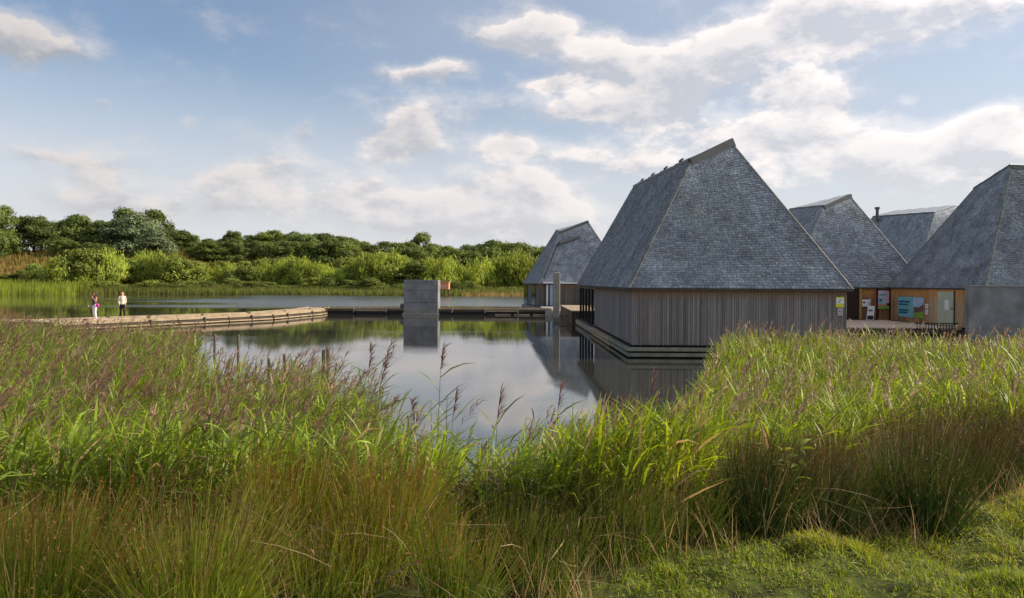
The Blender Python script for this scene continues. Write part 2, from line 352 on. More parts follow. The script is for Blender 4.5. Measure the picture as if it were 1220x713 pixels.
# ------------------------------------------------------------------ floating timber buildings
def lerp(a, b, t): return a + (b - a) * t
def shingle_face(BL, BR, TR, TL, expo, wid, rng, tone):
    """courses of split shingles over one slope; every shingle has its own width, lift and tone"""
    BL, BR, TR, TL = (np.array(p, float) for p in (BL, BR, TR, TL))
    nrm = unit(np.cross(BR - BL, TL - BL)); Ls = (np.linalg.norm(TL - BL) + np.linalg.norm(TR - BR)) / 2
    rows = max(4, int(Ls / expo)); Vs = []; Cs = []; 
    patch = rng.random(3) * 50
    for r in range(rows):
        v0 = r / rows; v1 = min(1.0, (r + 1.35) / rows)
        a0, b0 = lerp(BL, TL, v0), lerp(BR, TR, v0); a1, b1 = lerp(BL, TL, v1), lerp(BR, TR, v1)
        ln = np.linalg.norm(b0 - a0); n = max(3, int(ln / wid)); ed = np.cumsum(rng.uniform(.55, 1.45, n)); ed = np.concatenate([[0], ed / ed[-1]])
        u0 = ed[:-1]; u1 = ed[1:]; g = (u1 - u0) * .04
        dv = rng.uniform(-.16, .16, n)[:, None] * (lerp(BL, TL, 1 / rows) - BL)[None] * (r > 0)
        lift = rng.uniform(.022, .046, n)[:, None]
        p0 = lerp(a0, b0, (u0 + g)[:, None]) + nrm * lift + dv; p1 = lerp(a0, b0, (u1 - g)[:, None]) + nrm * (lift + rng.uniform(-.006, .006, n)[:, None]) + dv
        q0 = lerp(a1, b1, (u0 + g)[:, None]) + nrm * .010; q1 = lerp(a1, b1, (u1 - g)[:, None]) + nrm * .010
        s0 = p0 - nrm * (lift - .002); s1 = p1 - nrm * (lift - .002)
        Vs.append(np.stack([s0, s1, p0, p1, q0, q1], 1).reshape(-1, 3))
        w = p0[:, :1] * 0 + 1
        big = vnoise(p0[:, 0] + p0[:, 1] + patch[0], p0[:, 2] + patch[1], 1.1) * .5 + vnoise(p0[:, 0] - p0[:, 1] + patch[0], p0[:, 2], 2.7) * .5
        k = tone * 1.36 * (.70 + .58 * big) * rng.uniform(.78, 1.24, n)
        wb = rng.random(n) * .5 + .25 * big
        ms = np.clip(vnoise(p0[:, 0] * 1.0 + p0[:, 1] + 9, p0[:, 2] * .35, 1.4, 6) - .62, 0, 1)[:] * 1.2
        c = np.stack([k * (.188 + .035 * wb), k * (.222 + .02 * wb), k * (.272 - .01 * wb - .05 * ms)], 1)
        Cs.append(np.repeat(c[:, None], 6, 1).reshape(-1, 3))
    V = np.concatenate(Vs); C = np.concatenate(Cs); nn = len(V) // 6; b = np.arange(nn)[:, None] * 6
    Q = np.concatenate([b + np.array([[0, 1, 3, 2]]), b + np.array([[2, 3, 5, 4]])])
    return V, Q, C
def board_wall(p, q, z0, z1, wid, depth, rng, base, spread=.27, tint=.005):
    """upright boards from p to q in plan, each a box with its own set-out and tone"""
    p = Vector((*p, 0)); q = Vector((*q, 0)); d = q - p; ln = d.length; d.normalize(); nrm = Vector((d.y, -d.x, 0)); mb = MB(); t = 0
    while t < ln - .02:
        w = min(wid * rng.uniform(.8, 1.2), ln - t); o = depth * rng.uniform(.5, 1.0); k = rng.uniform(1 - spread, 1 + spread)
        if rng.random() < .08: k *= .72
        c = tuple(max(0, v * k + rng.uniform(-tint, tint)) for v in base)
        a = p + d * (t + .006); b = p + d * (t + w - .006)
        vs = [a, b, b + nrm * o, a + nrm * o]; z = [z0 + rng.uniform(-.01, .01), z1]
        mb.add([(v.x, v.y, zz) for zz in z for v in vs], [(0, 3, 2, 1), (4, 5, 6, 7), (0, 1, 5, 4), (1, 2, 6, 5), (2, 3, 7, 6), (3, 0, 4, 7)], c); t += w
    return mb
def roof(root, base, ez, top, expo, wid, tone, seed, cap_front=True, npan=6, hipc=(.36, .35, .30), out=.18, openers=False, cap_h=.26):
    rng = np.random.default_rng(seed)
    c = sum((Vector((*b, 0)) for b in base), Vector()) / 4
    E = []
    for b in base:
        v = Vector((*b, 0)); d = (v - c); E.append(Vector((v.x + math.copysign(out, d.x), v.y + math.copysign(out, d.y), ez)))
    T = [Vector(t) for t in top]
    ce = sum(E, Vector()) / 4; ct = sum(T, Vector()) / 4
    core = MB().add([e.lerp(ce, .05) for e in E] + [t.lerp(ct, .06) - Vector((0, 0, .12)) for t in T], [(3, 2, 1, 0), (4, 5, 6, 7)] + [(i, (i + 1) % 4, 4 + (i + 1) % 4, 4 + i) for i in range(4)])
    rf = core.build('roof', M_core, root)
    cg = MB(); G = 14
    for i in range(4):
        a, b, d, e = E[i], E[(i + 1) % 4], T[(i + 1) % 4], T[i]; nr = (b - a).cross(e - a).normalized(); o_ = len(cg.v)
        for u in range(G + 1):
            for v in range(G + 1): cg.v.append(tuple(a.lerp(b, u / G).lerp(e.lerp(d, u / G), v / G) + nr * .003)); cg.c.append((1, 1, 1))
        cg.f += [(o_ + u * (G + 1) + v, o_ + (u + 1) * (G + 1) + v, o_ + (u + 1) * (G + 1) + v + 1, o_ + u * (G + 1) + v + 1) for u in range(G) for v in range(G)]
    cg.build('roof_sheathing', M_slate_dark, rf)
    parts = [shingle_face(E[i], E[(i + 1) % 4], T[(i + 1) % 4], T[i], expo, wid, rng, tone * (1.0)) for i in range(4)]
    V, Q, C = join(parts); s = link('shingles', npmesh('shingles', V, Q, C), M_shingle, rf); s['kind'] = 'stuff'
    fas = MB()
    for i in range(4):
        a, b = E[i], E[(i + 1) % 4]; fas.bar(a - Vector((0, 0, .05)), b - Vector((0, 0, .05)), .05, .07)
    fas.build('eaves_board', M_dtim, rf)
    # hip courses: pale overlapping cover shingles running up each hip
    for i in range(4):
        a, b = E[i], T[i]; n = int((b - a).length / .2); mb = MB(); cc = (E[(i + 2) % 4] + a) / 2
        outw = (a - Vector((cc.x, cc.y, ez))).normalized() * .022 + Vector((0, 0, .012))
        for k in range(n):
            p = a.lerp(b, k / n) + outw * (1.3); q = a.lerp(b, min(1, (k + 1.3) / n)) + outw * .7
            kk = rng.uniform(.62, 1.15); mb.bar(p, q, .10, .018, tuple(h * kk * (.62 if i in (0, 3) else .38) for h in hipc))  # right-hand hips coloured darker to offset the direct sun on them
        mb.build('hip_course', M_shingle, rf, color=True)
    # slanted top: pale panels between dark bars
    n0 = (T[1] - T[0]).cross(T[3] - T[0]).normalized()
    if n0.z < 0: n0 = -n0
    for k in range(npan):
        t0 = (k + .04) / npan; t1 = (k + .90) / npan
        a, b = T[0].lerp(T[3], t0), T[0].lerp(T[3], t1); d, e = T[1].lerp(T[2], t0), T[1].lerp(T[2], t1)
        lo, hi = n0 * .05, n0 * (.12 + .03 * (k % 2))
        vs = [a + lo, d + lo, e + lo, b + lo, a + hi, d + hi, e + hi, b + hi]
        MB().add(vs, [(3, 2, 1, 0), (4, 5, 6, 7), (0, 1, 5, 4), (1, 2, 6, 5), (2, 3, 7, 6), (3, 0, 4, 7)]).build('roof_panel', M_panel, rf)
        if k % 2 and openers: MB().bar(a + hi - Vector((.05, 0, 0)), a + hi + (d - a) * .06 + n0 * .08, .25, .07).build('opener', M_zinc, rf)
    MB().bar(T[0] + n0 * .04, T[3] + n0 * .04, .10, .12).build('top_flashing', M_zinc, rf)
    if cap_front:
        u = (T[1] - T[0]).normalized(); MB().bar(T[0] - u * .08 + Vector((0, -.06, -.12)), T[1] + u * .10 + Vector((0, -.06, -.06)), .26, cap_h).build('ridge_cap', M_zinc, rf)
    return rf, E, T
GREYB = (.205, .190, .182)
WARMB = (.17, .125, .085)

# --- main building: stands on its own pontoon, nearest the camera
def main_building():
    r = empty('timber_building', (9, 40, 0)); r.location = (0, 0, 0)
    tag(r, 'largest shingle-roofed timber building with dark slatted bays on its left side', 'building', 'floating shingle-roofed buildings')
    X0, X1, Y0, Y1 = 4.85, 13.4, 28.6, 51.0
    rf, E, T = roof(r, [(X0, Y0), (X1, Y0), (X1, Y1), (X0, Y1)], 2.78, [(8.0, 31.9, 8.5), (9.9, 32.4, 9.40), (10.0, 48.5, 10.0), (8.2, 48.2, 9.47)], .135, .15, 1.0, 11, npan=9, openers=True, cap_h=.40)
    rng = np.random.default_rng(5)
    MB().box(X0 + .12, Y0 + .12, .45, X1 - .12, 41.5, 2.80).build('wall', M_core, r)
    w = board_wall((X0, Y0 + .02), (X1, Y0 + .02), .5, 2.76, .095, .03, rng, GREYB); w2 = board_wall((X0, 41.6), (X0, Y0), .5, 2.76, .095, .03, rng, tuple(v * 1.1 for v in GREYB))
    w3 = board_wall((X1, Y0), (X1, Y1), .5, 2.76, .12, .03, rng, GREYB)
    mb = MB(); 
    for q in (w, w2, w3): mb.add(q.v, q.f); mb.c = mb.c[:-len(q.v)] + q.c
    b = mb.build('cladding_boards', M_board, r, color=True); b['kind'] = 'stuff'
    # loggia: recessed dark glazing behind upright posts
    MB().box(X0 + .9, 41.5, .45, X1 - .12, Y1 - .1, 2.80).build('back_room', M_core, r)
    MB().box(X0 + .84, 41.62, .55, X0 + .88, Y1 - .15, 2.7).build('glazing', M_glass, r)
    for k in range(6):
        y = 41.62 + k * (Y1 - 41.75) / 5
        p = MB().box(X0, y, .42, X0 + .14, y + .16, 2.72).build('loggia_post', M_dark, r)
        if k < 5: MB().box(X0 - .02, y + .3, 2.60, X0 + .08, y + 1.5, 2.68).build('bracket', M_concl, r)
    for k in range(5):
        y = 42.5 + k * 1.85; MB().box(X0 + .1, y, .5, X0 + .16, y + .06, 1.5).build('railing_post', M_dark, r)
    MB().box(X0 + .1, 41.8, 1.46, X0 + .16, Y1 - .1, 1.52).build('railing', M_dark, r)
    # pontoon hull with two rows of fender timbers
    MB().box(X0 - .05, Y0 - .05, -.6, X1 + .05, Y1, .44).build('hull', M_dark, r)
    for z0, z1, o in ((.27, .41, .30), (.05, .20, .24)):
        MB().box(X0 - .1, Y0 - o, z0, X1 + .2, Y0 - .052, z1).build('fender', M_moss, r, bevel=.02)
        MB().box(X0 - o, Y0 - o, z0, X0 - .102, Y0 + 4.6, z1).build('corner_fender', M_moss, r, bevel=.02)
        MB().box(X0 - o - .04, Y0 + 4.62, z0 - .02, X0 - .1, 41.4, z1).build('side_fender', M_log, r, bevel=.02)
    for k in range(8):
        y = 41.7 + k * 1.17; MB().box(X0 - .32, y, .12, X0 - .1, y + .85, .36).build('fender_block', M_log if k % 2 else M_concl, r, bevel=.02)
    MB().box(X0 - .28, 41.5, .05, X0 - .052, Y1, .13).build('waling', M_log, r)
    # warning sign near the right corner
    s = empty('warning_sign'); tag(s, 'yellow and white warning sign with black diagonal mark on the grey board wall', 'sign')
    y = Y0 - .05; a = at(996, 354, y); b_ = at(1005.6, 366.4, y)
    MB().box(a.x, y, b_.z, b_.x, y + .02, a.z).build('sign_plate', mat('sign_yellow', (.62, .62, .05), .5, .05), s)
    h = a.z - b_.z; MB().box(a.x + .015, y - .006, b_.z + h * .36, b_.x - .015, y - .001, a.z - h * .14).build('white_panel', M_white, s)
    cx = (a.x + b_.x) / 2; cz = b_.z + h * .62
    MB().bar((cx - .07, y - .01, cz - .05), (cx + .07, y - .01, cz + .06), .006, .045, up=(0, 1, 0)).build('black_mark', M_dark, s)
    MB().bar((cx - .09, y - .012, cz - .055), (cx - .01, y - .012, cz - .055), .006, .03, up=(0, 1, 0)).build('black_mark', M_dark, s)
    n = empty('paper_notice'); tag(n, 'small pale paper notice directly below the yellow warning sign', 'notice')
    a = at(998, 367.5, y); b_ = at(1004, 376, y); MB().box(a.x, y, b_.z, b_.x, y + .01, a.z).build('sheet', mat('notice_paper', (.55, .48, .52), .7, .1), n)
    for k in range(3): MB().box(a.x + .02, y - .006, a.z - .07 - k * .07, b_.x - .03, y - .001, a.z - .05 - k * .07).build('text_line', M_dark, n)
main_building()

def far_building():
    r = empty('timber_building'); tag(r, 'small far shingle-roofed building left of the others, long vent bar on its roof', 'building', 'floating shingle-roofed buildings')
    base = [(2.95, 76), (12.3, 76), (11.5, 88), (1.5, 86)]
    T = [tuple(at(667, 276.5, 79.6)), tuple(at(700, 264, 80.3)), (8.6, 84.5, 9.9), (5.1, 83.5, 9.0)]
    rf, E, Tv = roof(r, base, 2.82, T, .17, .2, 1.02, 21, npan=4)
    rng = np.random.default_rng(6); mb = MB()
    MB().add([(x, y, z) for z in (.35, 2.84) for (x, y) in ((3.1, 76.15), (12.1, 76.15), (11.3, 87.8), (1.7, 85.8))], [(3, 2, 1, 0), (4, 5, 6, 7), (0, 1, 5, 4), (1, 2, 6, 5), (2, 3, 7, 6), (3, 0, 4, 7)]).build('wall', M_core, r)
    for q in (board_wall(base[3], base[0], .4, 2.8, .2, .05, rng, (.17, .17, .175)), board_wall(base[0], base[1], .4, 2.8, .2, .05, rng, (.13, .11, .095))):
        mb.add(q.v, q.f); mb.c = mb.c[:-len(q.v)] + q.c
    o = mb.build('cladding_boards', M_board, r, color=True); o['kind'] = 'stuff'
    A = Vector((*base[3], 0)); B = Vector((*base[0], 0)); d = (B - A).normalized(); nn = Vector((d.y, -d.x, 0)) * .07
    for t0, t1 in ((.0, .28), (.56, .80)):
        a = A.lerp(B, t0) + nn; b = A.lerp(B, t1) + nn
        MB().bar(Vector((a.x, a.y, 1.62)), Vector((b.x, b.y, 1.62)), .06, 2.3).build('window', M_glass, r)
    for (x0, x1, m_) in ((648, 650.5, M_dtim), (655.5, 658.5, mat('blue_door', (.30, .42, .62), .5, .1)), (651, 653, M_white)):
        MB().box(ax(x0, 75.85), 75.85, .5, ax(x1, 75.85), 75.95, 2.7).build('door' if m_.name == 'blue_door' else 'door_frame', m_, r)
    MB().box(3.3, 75.5, 2.84, 12, 76, 2.95).build('gutter', M_white, r, bevel=.02)
    MB().add([(x, y, z) for z in (-.5, .34) for (x, y) in ((2.8, 75.6), (12.5, 75.6), (11.7, 88.3), (1.2, 86.3))], [(3, 2, 1, 0), (4, 5, 6, 7), (0, 1, 5, 4), (1, 2, 6, 5), (2, 3, 7, 6), (3, 0, 4, 7)]).build('hull', M_conc, r)
    p, q = at(666, 290, 78.4), at(691, 281.5, 79.1); MB().bar(p, q, .4, .30).build('vent_bar', M_zinc, r, bevel=.04)
    MB().bar(E[0].lerp(Tv[0], .08) + Vector((.5, -.1, .1)), at(665, 291, 78.6), .16, .12).build('roof_seam', M_zinc, r)
far_building()

def middle_building():
    r = empty('timber_building'); tag(r, 'shingle-roofed timber building directly behind the pale entrance deck', 'building', 'floating shingle-roofed buildings')
    base = [(20.0, 51), (29.4, 51), (29.6, 66), (20.3, 66)]
    B3 = at(982, 246, 54.7); C3 = at(1012, 233, 55.4); A3 = at(938, 250, 63.5); D4 = at(1006, 236, 63.5); A3.x = 25.2
    A3 = Vector((at(941, 250, 63).x, 63, at(941, 250, 63).z)); D4 = Vector((A3.x + 2.3, 63.6, A3.z + .55))
    roof(r, base, 2.74, [B3, C3, D4, A3], .17, .19, 1.06, 31, npan=5, cap_front=True, hipc=(.5, .5, .48))
    rng = np.random.default_rng(8)
    MB().box(20.2, 51.15, .3, 29.3, 65.8, 2.76).build('wall', M_core, r)
    mb = MB()
    for q in (board_wall((ax(1024, 51), 51.0), (27.2, 51.0), .45, 2.72, .14, .04, rng, (.27, .155, .09)), board_wall((20.0, 66), (20.0, 51), .45, 2.72, .15, .04, rng, GREYB)):
        mb.add(q.v, q.f); mb.c = mb.c[:-len(q.v)] + q.c
    o = mb.build('cladding_boards', M_board_warm, r, color=True); o['kind'] = 'stuff'
    y = 50.9
    MB().box(ax(1008, y), y, .45, ax(1023, y), y + .05, 2.7).build('recess', mat('maroon_recess', (.035, .018, .018), .7, .2), r)
    MB().box(ax(1023.6, y), y - .08, .45, ax(1026.4, y), y - .005, 2.7).build('ochre_post', M_ochre, r)
    MB().box(ax(1042, y), y - .04, .45, ax(1043.4, y), y - .005, 2.7).build('door_edge', mat('orange_wood', (.40, .15, .05), .7, .1), r)
    for a, b in ((1043.8, 1046.2), (1059.5, 1062.5)): MB().box(ax(a, y), y - .1, .45, ax(b, y), y - .005, 2.72).build('frame_post', M_red, r)
    MB().box(ax(1043.8, y), y - .1, 2.62, ax(1062.5, y), y - .006, 2.73).build('door_head', M_red, r)
    MB().box(19.8, 50.7, -.5, 29.6, 66.2, .30).build('hull', M_dark, r)
    # notices on this wall
    def card(name, label, cat, px0, py0, px1, py1, mt, yy):
        s = empty(name); tag(s, label, cat); a = at(px0, py0, yy); b = at(px1, py1, yy); MB().box(a.x, yy, b.z, b.x, yy + .02, a.z).build('sheet', mt, s); return s, a, b
    yy = y - .13
    s, a, b = card('wall_poster', 'small white landscape poster beside the ochre post at the entrance', 'poster', 1027.3, 357, 1037.3, 365.5, M_white, yy)
    MB().box(a.x + .06, yy - .008, a.z - .28, a.x + .2, yy - .001, a.z - .16).build('printed_mark', M_dark, s)
    MB().box(b.x - .16, yy - .008, b.z + .08, b.x - .03, yy - .001, b.z + .34).build('pink_mark', mat('pink_print', (.6, .25, .25), .6, .1), s)
    s, a, b = card('entrance_poster', 'tall pale blue and pink poster with green foot between the dark red posts', 'poster', 1046.5, 346.5, 1059.3, 368.5, mat('poster_pink', (.60, .48, .60), .6, .1), yy)
    h = a.z - b.z; w = b.x - a.x
    MB().box(a.x, yy - .008, b.z, b.x, yy - .001, b.z + h * .17).build('green_band', mat('poster_green', (.20, .42, .06), .6, .1), s)
    MB().box(a.x, yy - .008, b.z + h * .17, b.x - w * .2, yy - .001, b.z + h * .26).build('orange_band', mat('poster_orange', (.6, .26, .14), .6, .1), s)
    MB().box(a.x, yy - .008, b.z + h * .27, a.x + w * .45, yy - .001, b.z + h * .62).build('blue_patch', mat('poster_blue', (.25, .47, .60), .6, .1), s)
    MB().box(a.x + w * .12, yy - .008, b.z + h * .72, a.x + w * .7, yy - .001, b.z + h * .84).build('title_line', mat('poster_teal', (.16, .38, .42), .6, .1), s)
    MB().box(a.x + w * .1, yy - .014, b.z + h * .43, a.x + w * .28, yy - .009, b.z + h * .54).build('dark_spot', M_dark, s)
    MB().box(b.x - w * .22, yy - .008, b.z + h * .18, b.x, yy - .001, b.z + h * .32).build('dark_spot', M_dark, s)
    # leaning A-board on the deck
    s = empty('a_board'); tag(s, 'leaning white pavement sign with dark foot on the entrance deck', 'sign')
    yb = 50.0; p = at(1036.5, 384, yb); q = at(1040, 369, yb); p.z = .47
    MB().add([(p.x - .25, yb, .47), (p.x + .25, yb, .47), (q.x + .25, yb + .25, 1.45), (q.x - .22, yb + .25, 1.45), (p.x - .25, yb + .03, .47), (p.x + .25, yb + .03, .47), (q.x + .25, yb + .28, 1.45), (q.x - .22, yb + .28, 1.45)],
             [(0, 1, 2, 3), (7, 6, 5, 4), (0, 3, 7, 4), (1, 5, 6, 2), (3, 2, 6, 7), (0, 4, 5, 1)]).build('board', M_white, s)
    MB().add([(p.x - .20, yb + .03, .50), (p.x + .22, yb + .03, .50), (p.x + .25, yb + .075, .78), (p.x - .17, yb + .075, .78)], [(0, 1, 2, 3)]).build('dark_foot', M_dark, s).location = (0, -.04, 0)
    MB().add([(p.x - .06, yb + .14, 1.10), (p.x + .22, yb + .14, 1.10), (p.x + .24, yb + .16, 1.20), (p.x - .04, yb + .16, 1.20)], [(0, 1, 2, 3)]).build('printed_line', M_zinc, s).location = (0, -.04, 0)
    MB().bar((p.x - .15, yb + .6, .47), (q.x - .1, yb + .3, 1.4), .03, .03).build('back_leg', M_zinc, s)
middle_building()

def back_building():
    r = empty('timber_building'); tag(r, 'rearmost shingle-roofed building with a flue pipe and pale roof panels along its top', 'building', 'floating shingle-roofed buildings')
    A, B, Cc = at(1040, 259, 78), at(1113, 254, 66), at(1140, 246, 67.5); Dd = Cc + (A - B) * .95 + Vector((0, 0, -.05))
    roof(r, [(34.8, 61.5), (46.5, 61.5), (46.5, 84), (35, 84)], 2.8, [B, Cc, Dd, A], .2, .22, 1.05, 41, npan=10, cap_front=False, hipc=(.5, .5, .48))
    MB().box(35, 61.7, .3, 46.3, 83.8, 2.82).build('wall', M_core, r)
    mb = board_wall((34.8, 84), (34.8, 61.5), .4, 2.78, .2, .05, np.random.default_rng(3), GREYB); o = mb.build('cladding_boards', M_board, r, color=True); o['kind'] = 'stuff'
    mb = board_wall((34.8, 61.5), (46.5, 61.5), .4, 2.78, .2, .05, np.random.default_rng(4), GREYB); o = mb.build('cladding_boards', M_board, r, color=True); o['kind'] = 'stuff'
    MB().box(34.5, 61.2, -.5, 46.8, 84.3, .3).build('hull', M_dark, r)
    f = at(1045, 258, 76); g = at(1045.3, 249.5, 76)
    fl = MB().path([f - Vector((0, 0, .6)), g], [.16, .16], 10).build('flue', M_zinc, r, smooth=False)
    MB().path([g, g + Vector((0, 0, .22))], [.26, .26], 10).build('flue_cap', M_zinc, fl)
back_building()

def right_building():
    r = empty('timber_building'); tag(r, 'shingle-roofed building at the right frame edge with a grey concrete end wall', 'building', 'floating shingle-roofed buildings')
    X0, Y0, X1, Y1 = 26.9, 40.45, 37.5, 50.6
    T = [at(1205, 197, 44.7), Vector((34.2, 45.2, 10.4)), Vector((33.6, 48.0, 9.3)), at(1160, 226, 47.3)]
    roof(r, [(X0, Y0), (X1, Y0), (X1, Y1), (X0, Y1)], 2.76, T, .15, .165, .92, 51, npan=4, hipc=(.34, .36, .30))
    MB().box(X0 + .1, Y0 + .2, .3, X1 - .1, Y1 - .1, 2.78).build('wall', M_core, r)
    rng = np.random.default_rng(9)
    yj = X0 * F / (1110 - 610)                       # change from brown boards to the paler door wall
    mb = MB()
    for q in (board_wall((X0, Y1), (X0, yj), .45, 2.74, .22, .03, rng, (.34, .20, .11)), board_wall((X0 - .15, yj), (X0 - .15, Y0), .45, 2.70, .22, .03, rng, (.40, .30, .19), .3)):
        mb.add(q.v, q.f); mb.c = mb.c[:-len(q.v)] + q.c
    o = mb.build('cladding_boards', M_board_warm, r, color=True); o['kind'] = 'stuff'
    MB().box(X0 - .14, yj - .02, .45, X0, yj + .02, 2.7).build('return_board', M_dtim, r)
    x = X0 - .2
    def yy(px): return x * F / (px - 610)
    dm = mat('sage_door', (.42, .46, .36), .55, .08, 2.0)
    d0, d1 = yy(1136), yy(1117)
    dr = MB().box(x, d0, .5, x + .04, (d0 + d1) / 2 - .01, 2.55).build('door', dm, r); MB().box(x, (d0 + d1) / 2 + .01, .5, x + .04, d1, 2.55).build('door', dm, r)
    MB().box(x - .03, d0 + .1, 1.45, x - .001, d0 + .16, 1.6).build('handle', M_zinc, dr)
    MB().box(x - .01, d0 - .12, .5, x + .03, d0 - .01, 2.6).build('door_frame', M_dtim, r)
    ny0, ny1 = yy(1131), yy(1126); n = obj_box('door_notice', M_white, None, x - .03, ny0, at(1128, 370, ny0).z, x - .01, ny1, at(1128, 357.5, ny0).z); tag(n, 'white paper notice stuck on the sage green door', 'notice')
    # banner: blue text half, photograph of a hill and grass on the other half
    bx = X0 - .06; bx_ = lambda px: bx * F / (px - 610)
    s = empty('banner'); tag(s, 'landscape banner, blue with dark lettering and a green hill scene at its right', 'banner')
    ya, yb, yc = bx_(1070), bx_(1088), bx_(1100.5); zt = at(1070, 353.6, ya).z; zb = at(1070, 377, ya).z
    MB().box(bx, yb, zb, bx + .02, ya, zt).build('blue_half', mat('banner_blue', (.16, .42, .50), .5, .06), s)
    MB().box(bx, yc, zb, bx + .02, yb - .003, zt).build('photo_half', mat('banner_sky', (.34, .48, .66), .5, .2, 3), s)
    gm = mat('banner_green', (.19, .34, .05), .6, .25, 4); bm = mat('banner_hill', (.13, .09, .07), .6, .3, 4); tm = mat('banner_ink', (.02, .07, .14), .5, .05)
    h = zt - zb
    MB().add([(bx - .006, yb - .02, zb), (bx - .006, yc, zb), (bx - .006, yc, zb + h * .33), (bx - .006, yb - .02, zb + h * .22)], [(0, 1, 2, 3)]).build('grass_picture', gm, s)
    MB().add([(bx - .004, yb - .02, zb + h * .2), (bx - .004, yc, zb + h * .25), (bx - .004, yc, zb + h * .68), (bx - .004, (yb + yc) / 2, zb + h * .5), (bx - .004, yb - .1, zb + h * .55)], [(0, 1, 2, 3, 4)]).build('hill_picture', bm, s)
    for z_, words in ((.76, (.40, .42)), (.62, (.30, .22, .18)), (.34, (.25, .3, .2)), (.22, (.3, .35))):
        y = ya - .15
        for wd in words:
            wl = wd * (ya - yb) * .9; y2 = y - wl
            MB().box(bx - .006, y2 + .05, zb + h * (z_ - .045), bx - .001, y, zb + h * (z_ + .045)).build('lettering', tm, s); y = y2
    for k, (p0, p1) in enumerate(((354 + 8.5, 367.5 + .3), (369.5, 375))):
        nn = empty('wall_notice'); tag(nn, ('upper' if k == 0 else 'lower') + ' of the two small pale notices right of the blue banner', 'notice')
        a, b = bx_(1106), bx_(1102.5); MB().box(bx, a, at(1104, p1, a).z, bx + .02, b, at(1104, p0, a).z).build('sheet', M_white, nn)
        MB().box(bx - .004, a + .05, at(1104, (p0 + p1) / 2 + .6, a).z, bx - .001, b - .05, at(1104, (p0 + p1) / 2 - .6, a).z).build('printed_line', mat('pink_print', (.6, .25, .25), .6, .1), nn)
    MB().box(X0 - .1, Y0 - .1, -.5, X1 + .1, Y1 + .1, .3).build('hull', M_dark, r)
    # concrete end wall
    cx = ax(1153, 40.1)
    MB().box(cx, 40.0, -.6, X1 + 1.5, 40.35, 2.90).build('concrete_wall', M_conc, r, bevel=.02)
    MB().box(cx - .03, 39.96, 2.902, X1 + 1.5, 40.4, 2.96).build('coping', M_concl, r)
right_building()

def entrance_deck():
    r = empty('entrance_deck'); tag(r, 'pale timber entrance deck with dark edge between the buildings', 'deck')
    MB().box(19.5, 42.2, .30, 26.65, 50.65, .44).build('deck_surface', M_pale, r)
    MB().box(19.5, 42.0, -.4, 25.3, 42.19, .38).build('edge_beam', M_dtim, r)
    MB().box(24.0, 41.9, -.4, 26.6, 42.0, .30).build('edge_beam', M_dtim, r)
    for k in range(14): MB().box(23.6 + k * .17, 41.55, .30, 23.63 + k * .17, 41.58, .72).build('picket', M_dark, r)
    MB().box(23.5, 41.54, .70, 26.0, 41.59, .75).build('picket_rail', M_dark, r); MB().box(23.5, 41.5, .1, 26.6, 41.9, .30).build('lower_deck', M_dtim, r)
entrance_deck()

# --- pile, quay wall, concrete block, boardwalks
def mooring_pile():
    p = at(663.3, 325, 54.6); w = .25
    o = empty('mooring_pile'); tag(o, 'tall square concrete mooring pile standing in the water beside the buildings', 'mooring pile')
    MB().box(p.x - w, 54.4, -1, p.x + w, 54.9, p.z).build('shaft', mat('pile_concrete', (.33, .31, .26), .9, .2, 1.5), o, bevel=.04)
    MB().box(p.x - w - .02, 54.38, -.9, p.x + w + .02, 54.92, .35).build('algae_band', M_moss, o)
    MB().path([(p.x - .35, 54.65, .42), (p.x + .6, 54.65, .42), (p.x + .9, 54.65, .42)], [.05, .05, .05], 8).build('guide_ring', M_zinc, o)
mooring_pile()
def quay_wall():
    r = empty('quay_wall'); tag(r, 'low brown timber-faced quay wall behind the mooring pile', 'quay wall')
    x0 = 4.35; rng = np.random.default_rng(2)
    MB().box(x0 + .05, 51.1, -.5, 7.5, 63.5, .88).build('core', M_dtim, r)
    mb = board_wall((x0, 63.5), (x0, 51.1), -.2, .86, .3, .04, rng, (.15, .10, .065)); mb.build('boards', M_deck, r, color=True)['kind'] = 'stuff'
    MB().box(x0 - .06, 51.1, .882, 7.5, 63.5, .96).build('capping', M_log, r)
    MB().box(3.0, 63.6, -.3, 8, 75.4, .42).build('landing', M_concl, r)
quay_wall()
def concrete_block():
    r = empty('concrete_block'); tag(r, 'tall grey concrete block rising beside the floating pontoon in mid-lake', 'concrete block')
    a = at(481, 333.3, 63.6); b = at(522, 333.6, 63.6)
    MB().box(a.x, 63.6, -1, b.x, 65.6, 3.12).build('block', M_conc, r, bevel=.03)
    MB().box(a.x + .02, 63.585, 2.2, b.x - .02, 63.598, 2.215).build('pour_joint', M_core, r)
    for zz in (-.5, 1.1): MB().box(a.x + .02, 63.585, zz, b.x - .02, 63.598, zz + .012).build('pour_joint', M_core, r)
    MB().box(a.x - .004, 63.59, .16, b.x + .004, 65.61, .34).build('waterline_stain', M_moss, r)
    MB().box(a.x - .12, 63.5, .02, b.x + .1, 63.59, .16).build('base_ledge', M_concl, r)
    MB().add([(a.x - .001, 64.2, .9), (a.x - .35, 64.3, 1.0), (a.x - .5, 64.3, .5), (a.x - .001, 64.3, .5), (a.x - .001, 64.5, .9), (a.x - .35, 64.6, 1.0), (a.x - .5, 64.6, .5), (a.x - .001, 64.6, .5)], [(0, 1, 2, 3), (4, 7, 6, 5), (0, 4, 5, 1), (1, 5, 6, 2), (2, 6, 7, 3)]).build('bracket', M_zinc, r)
concrete_block()
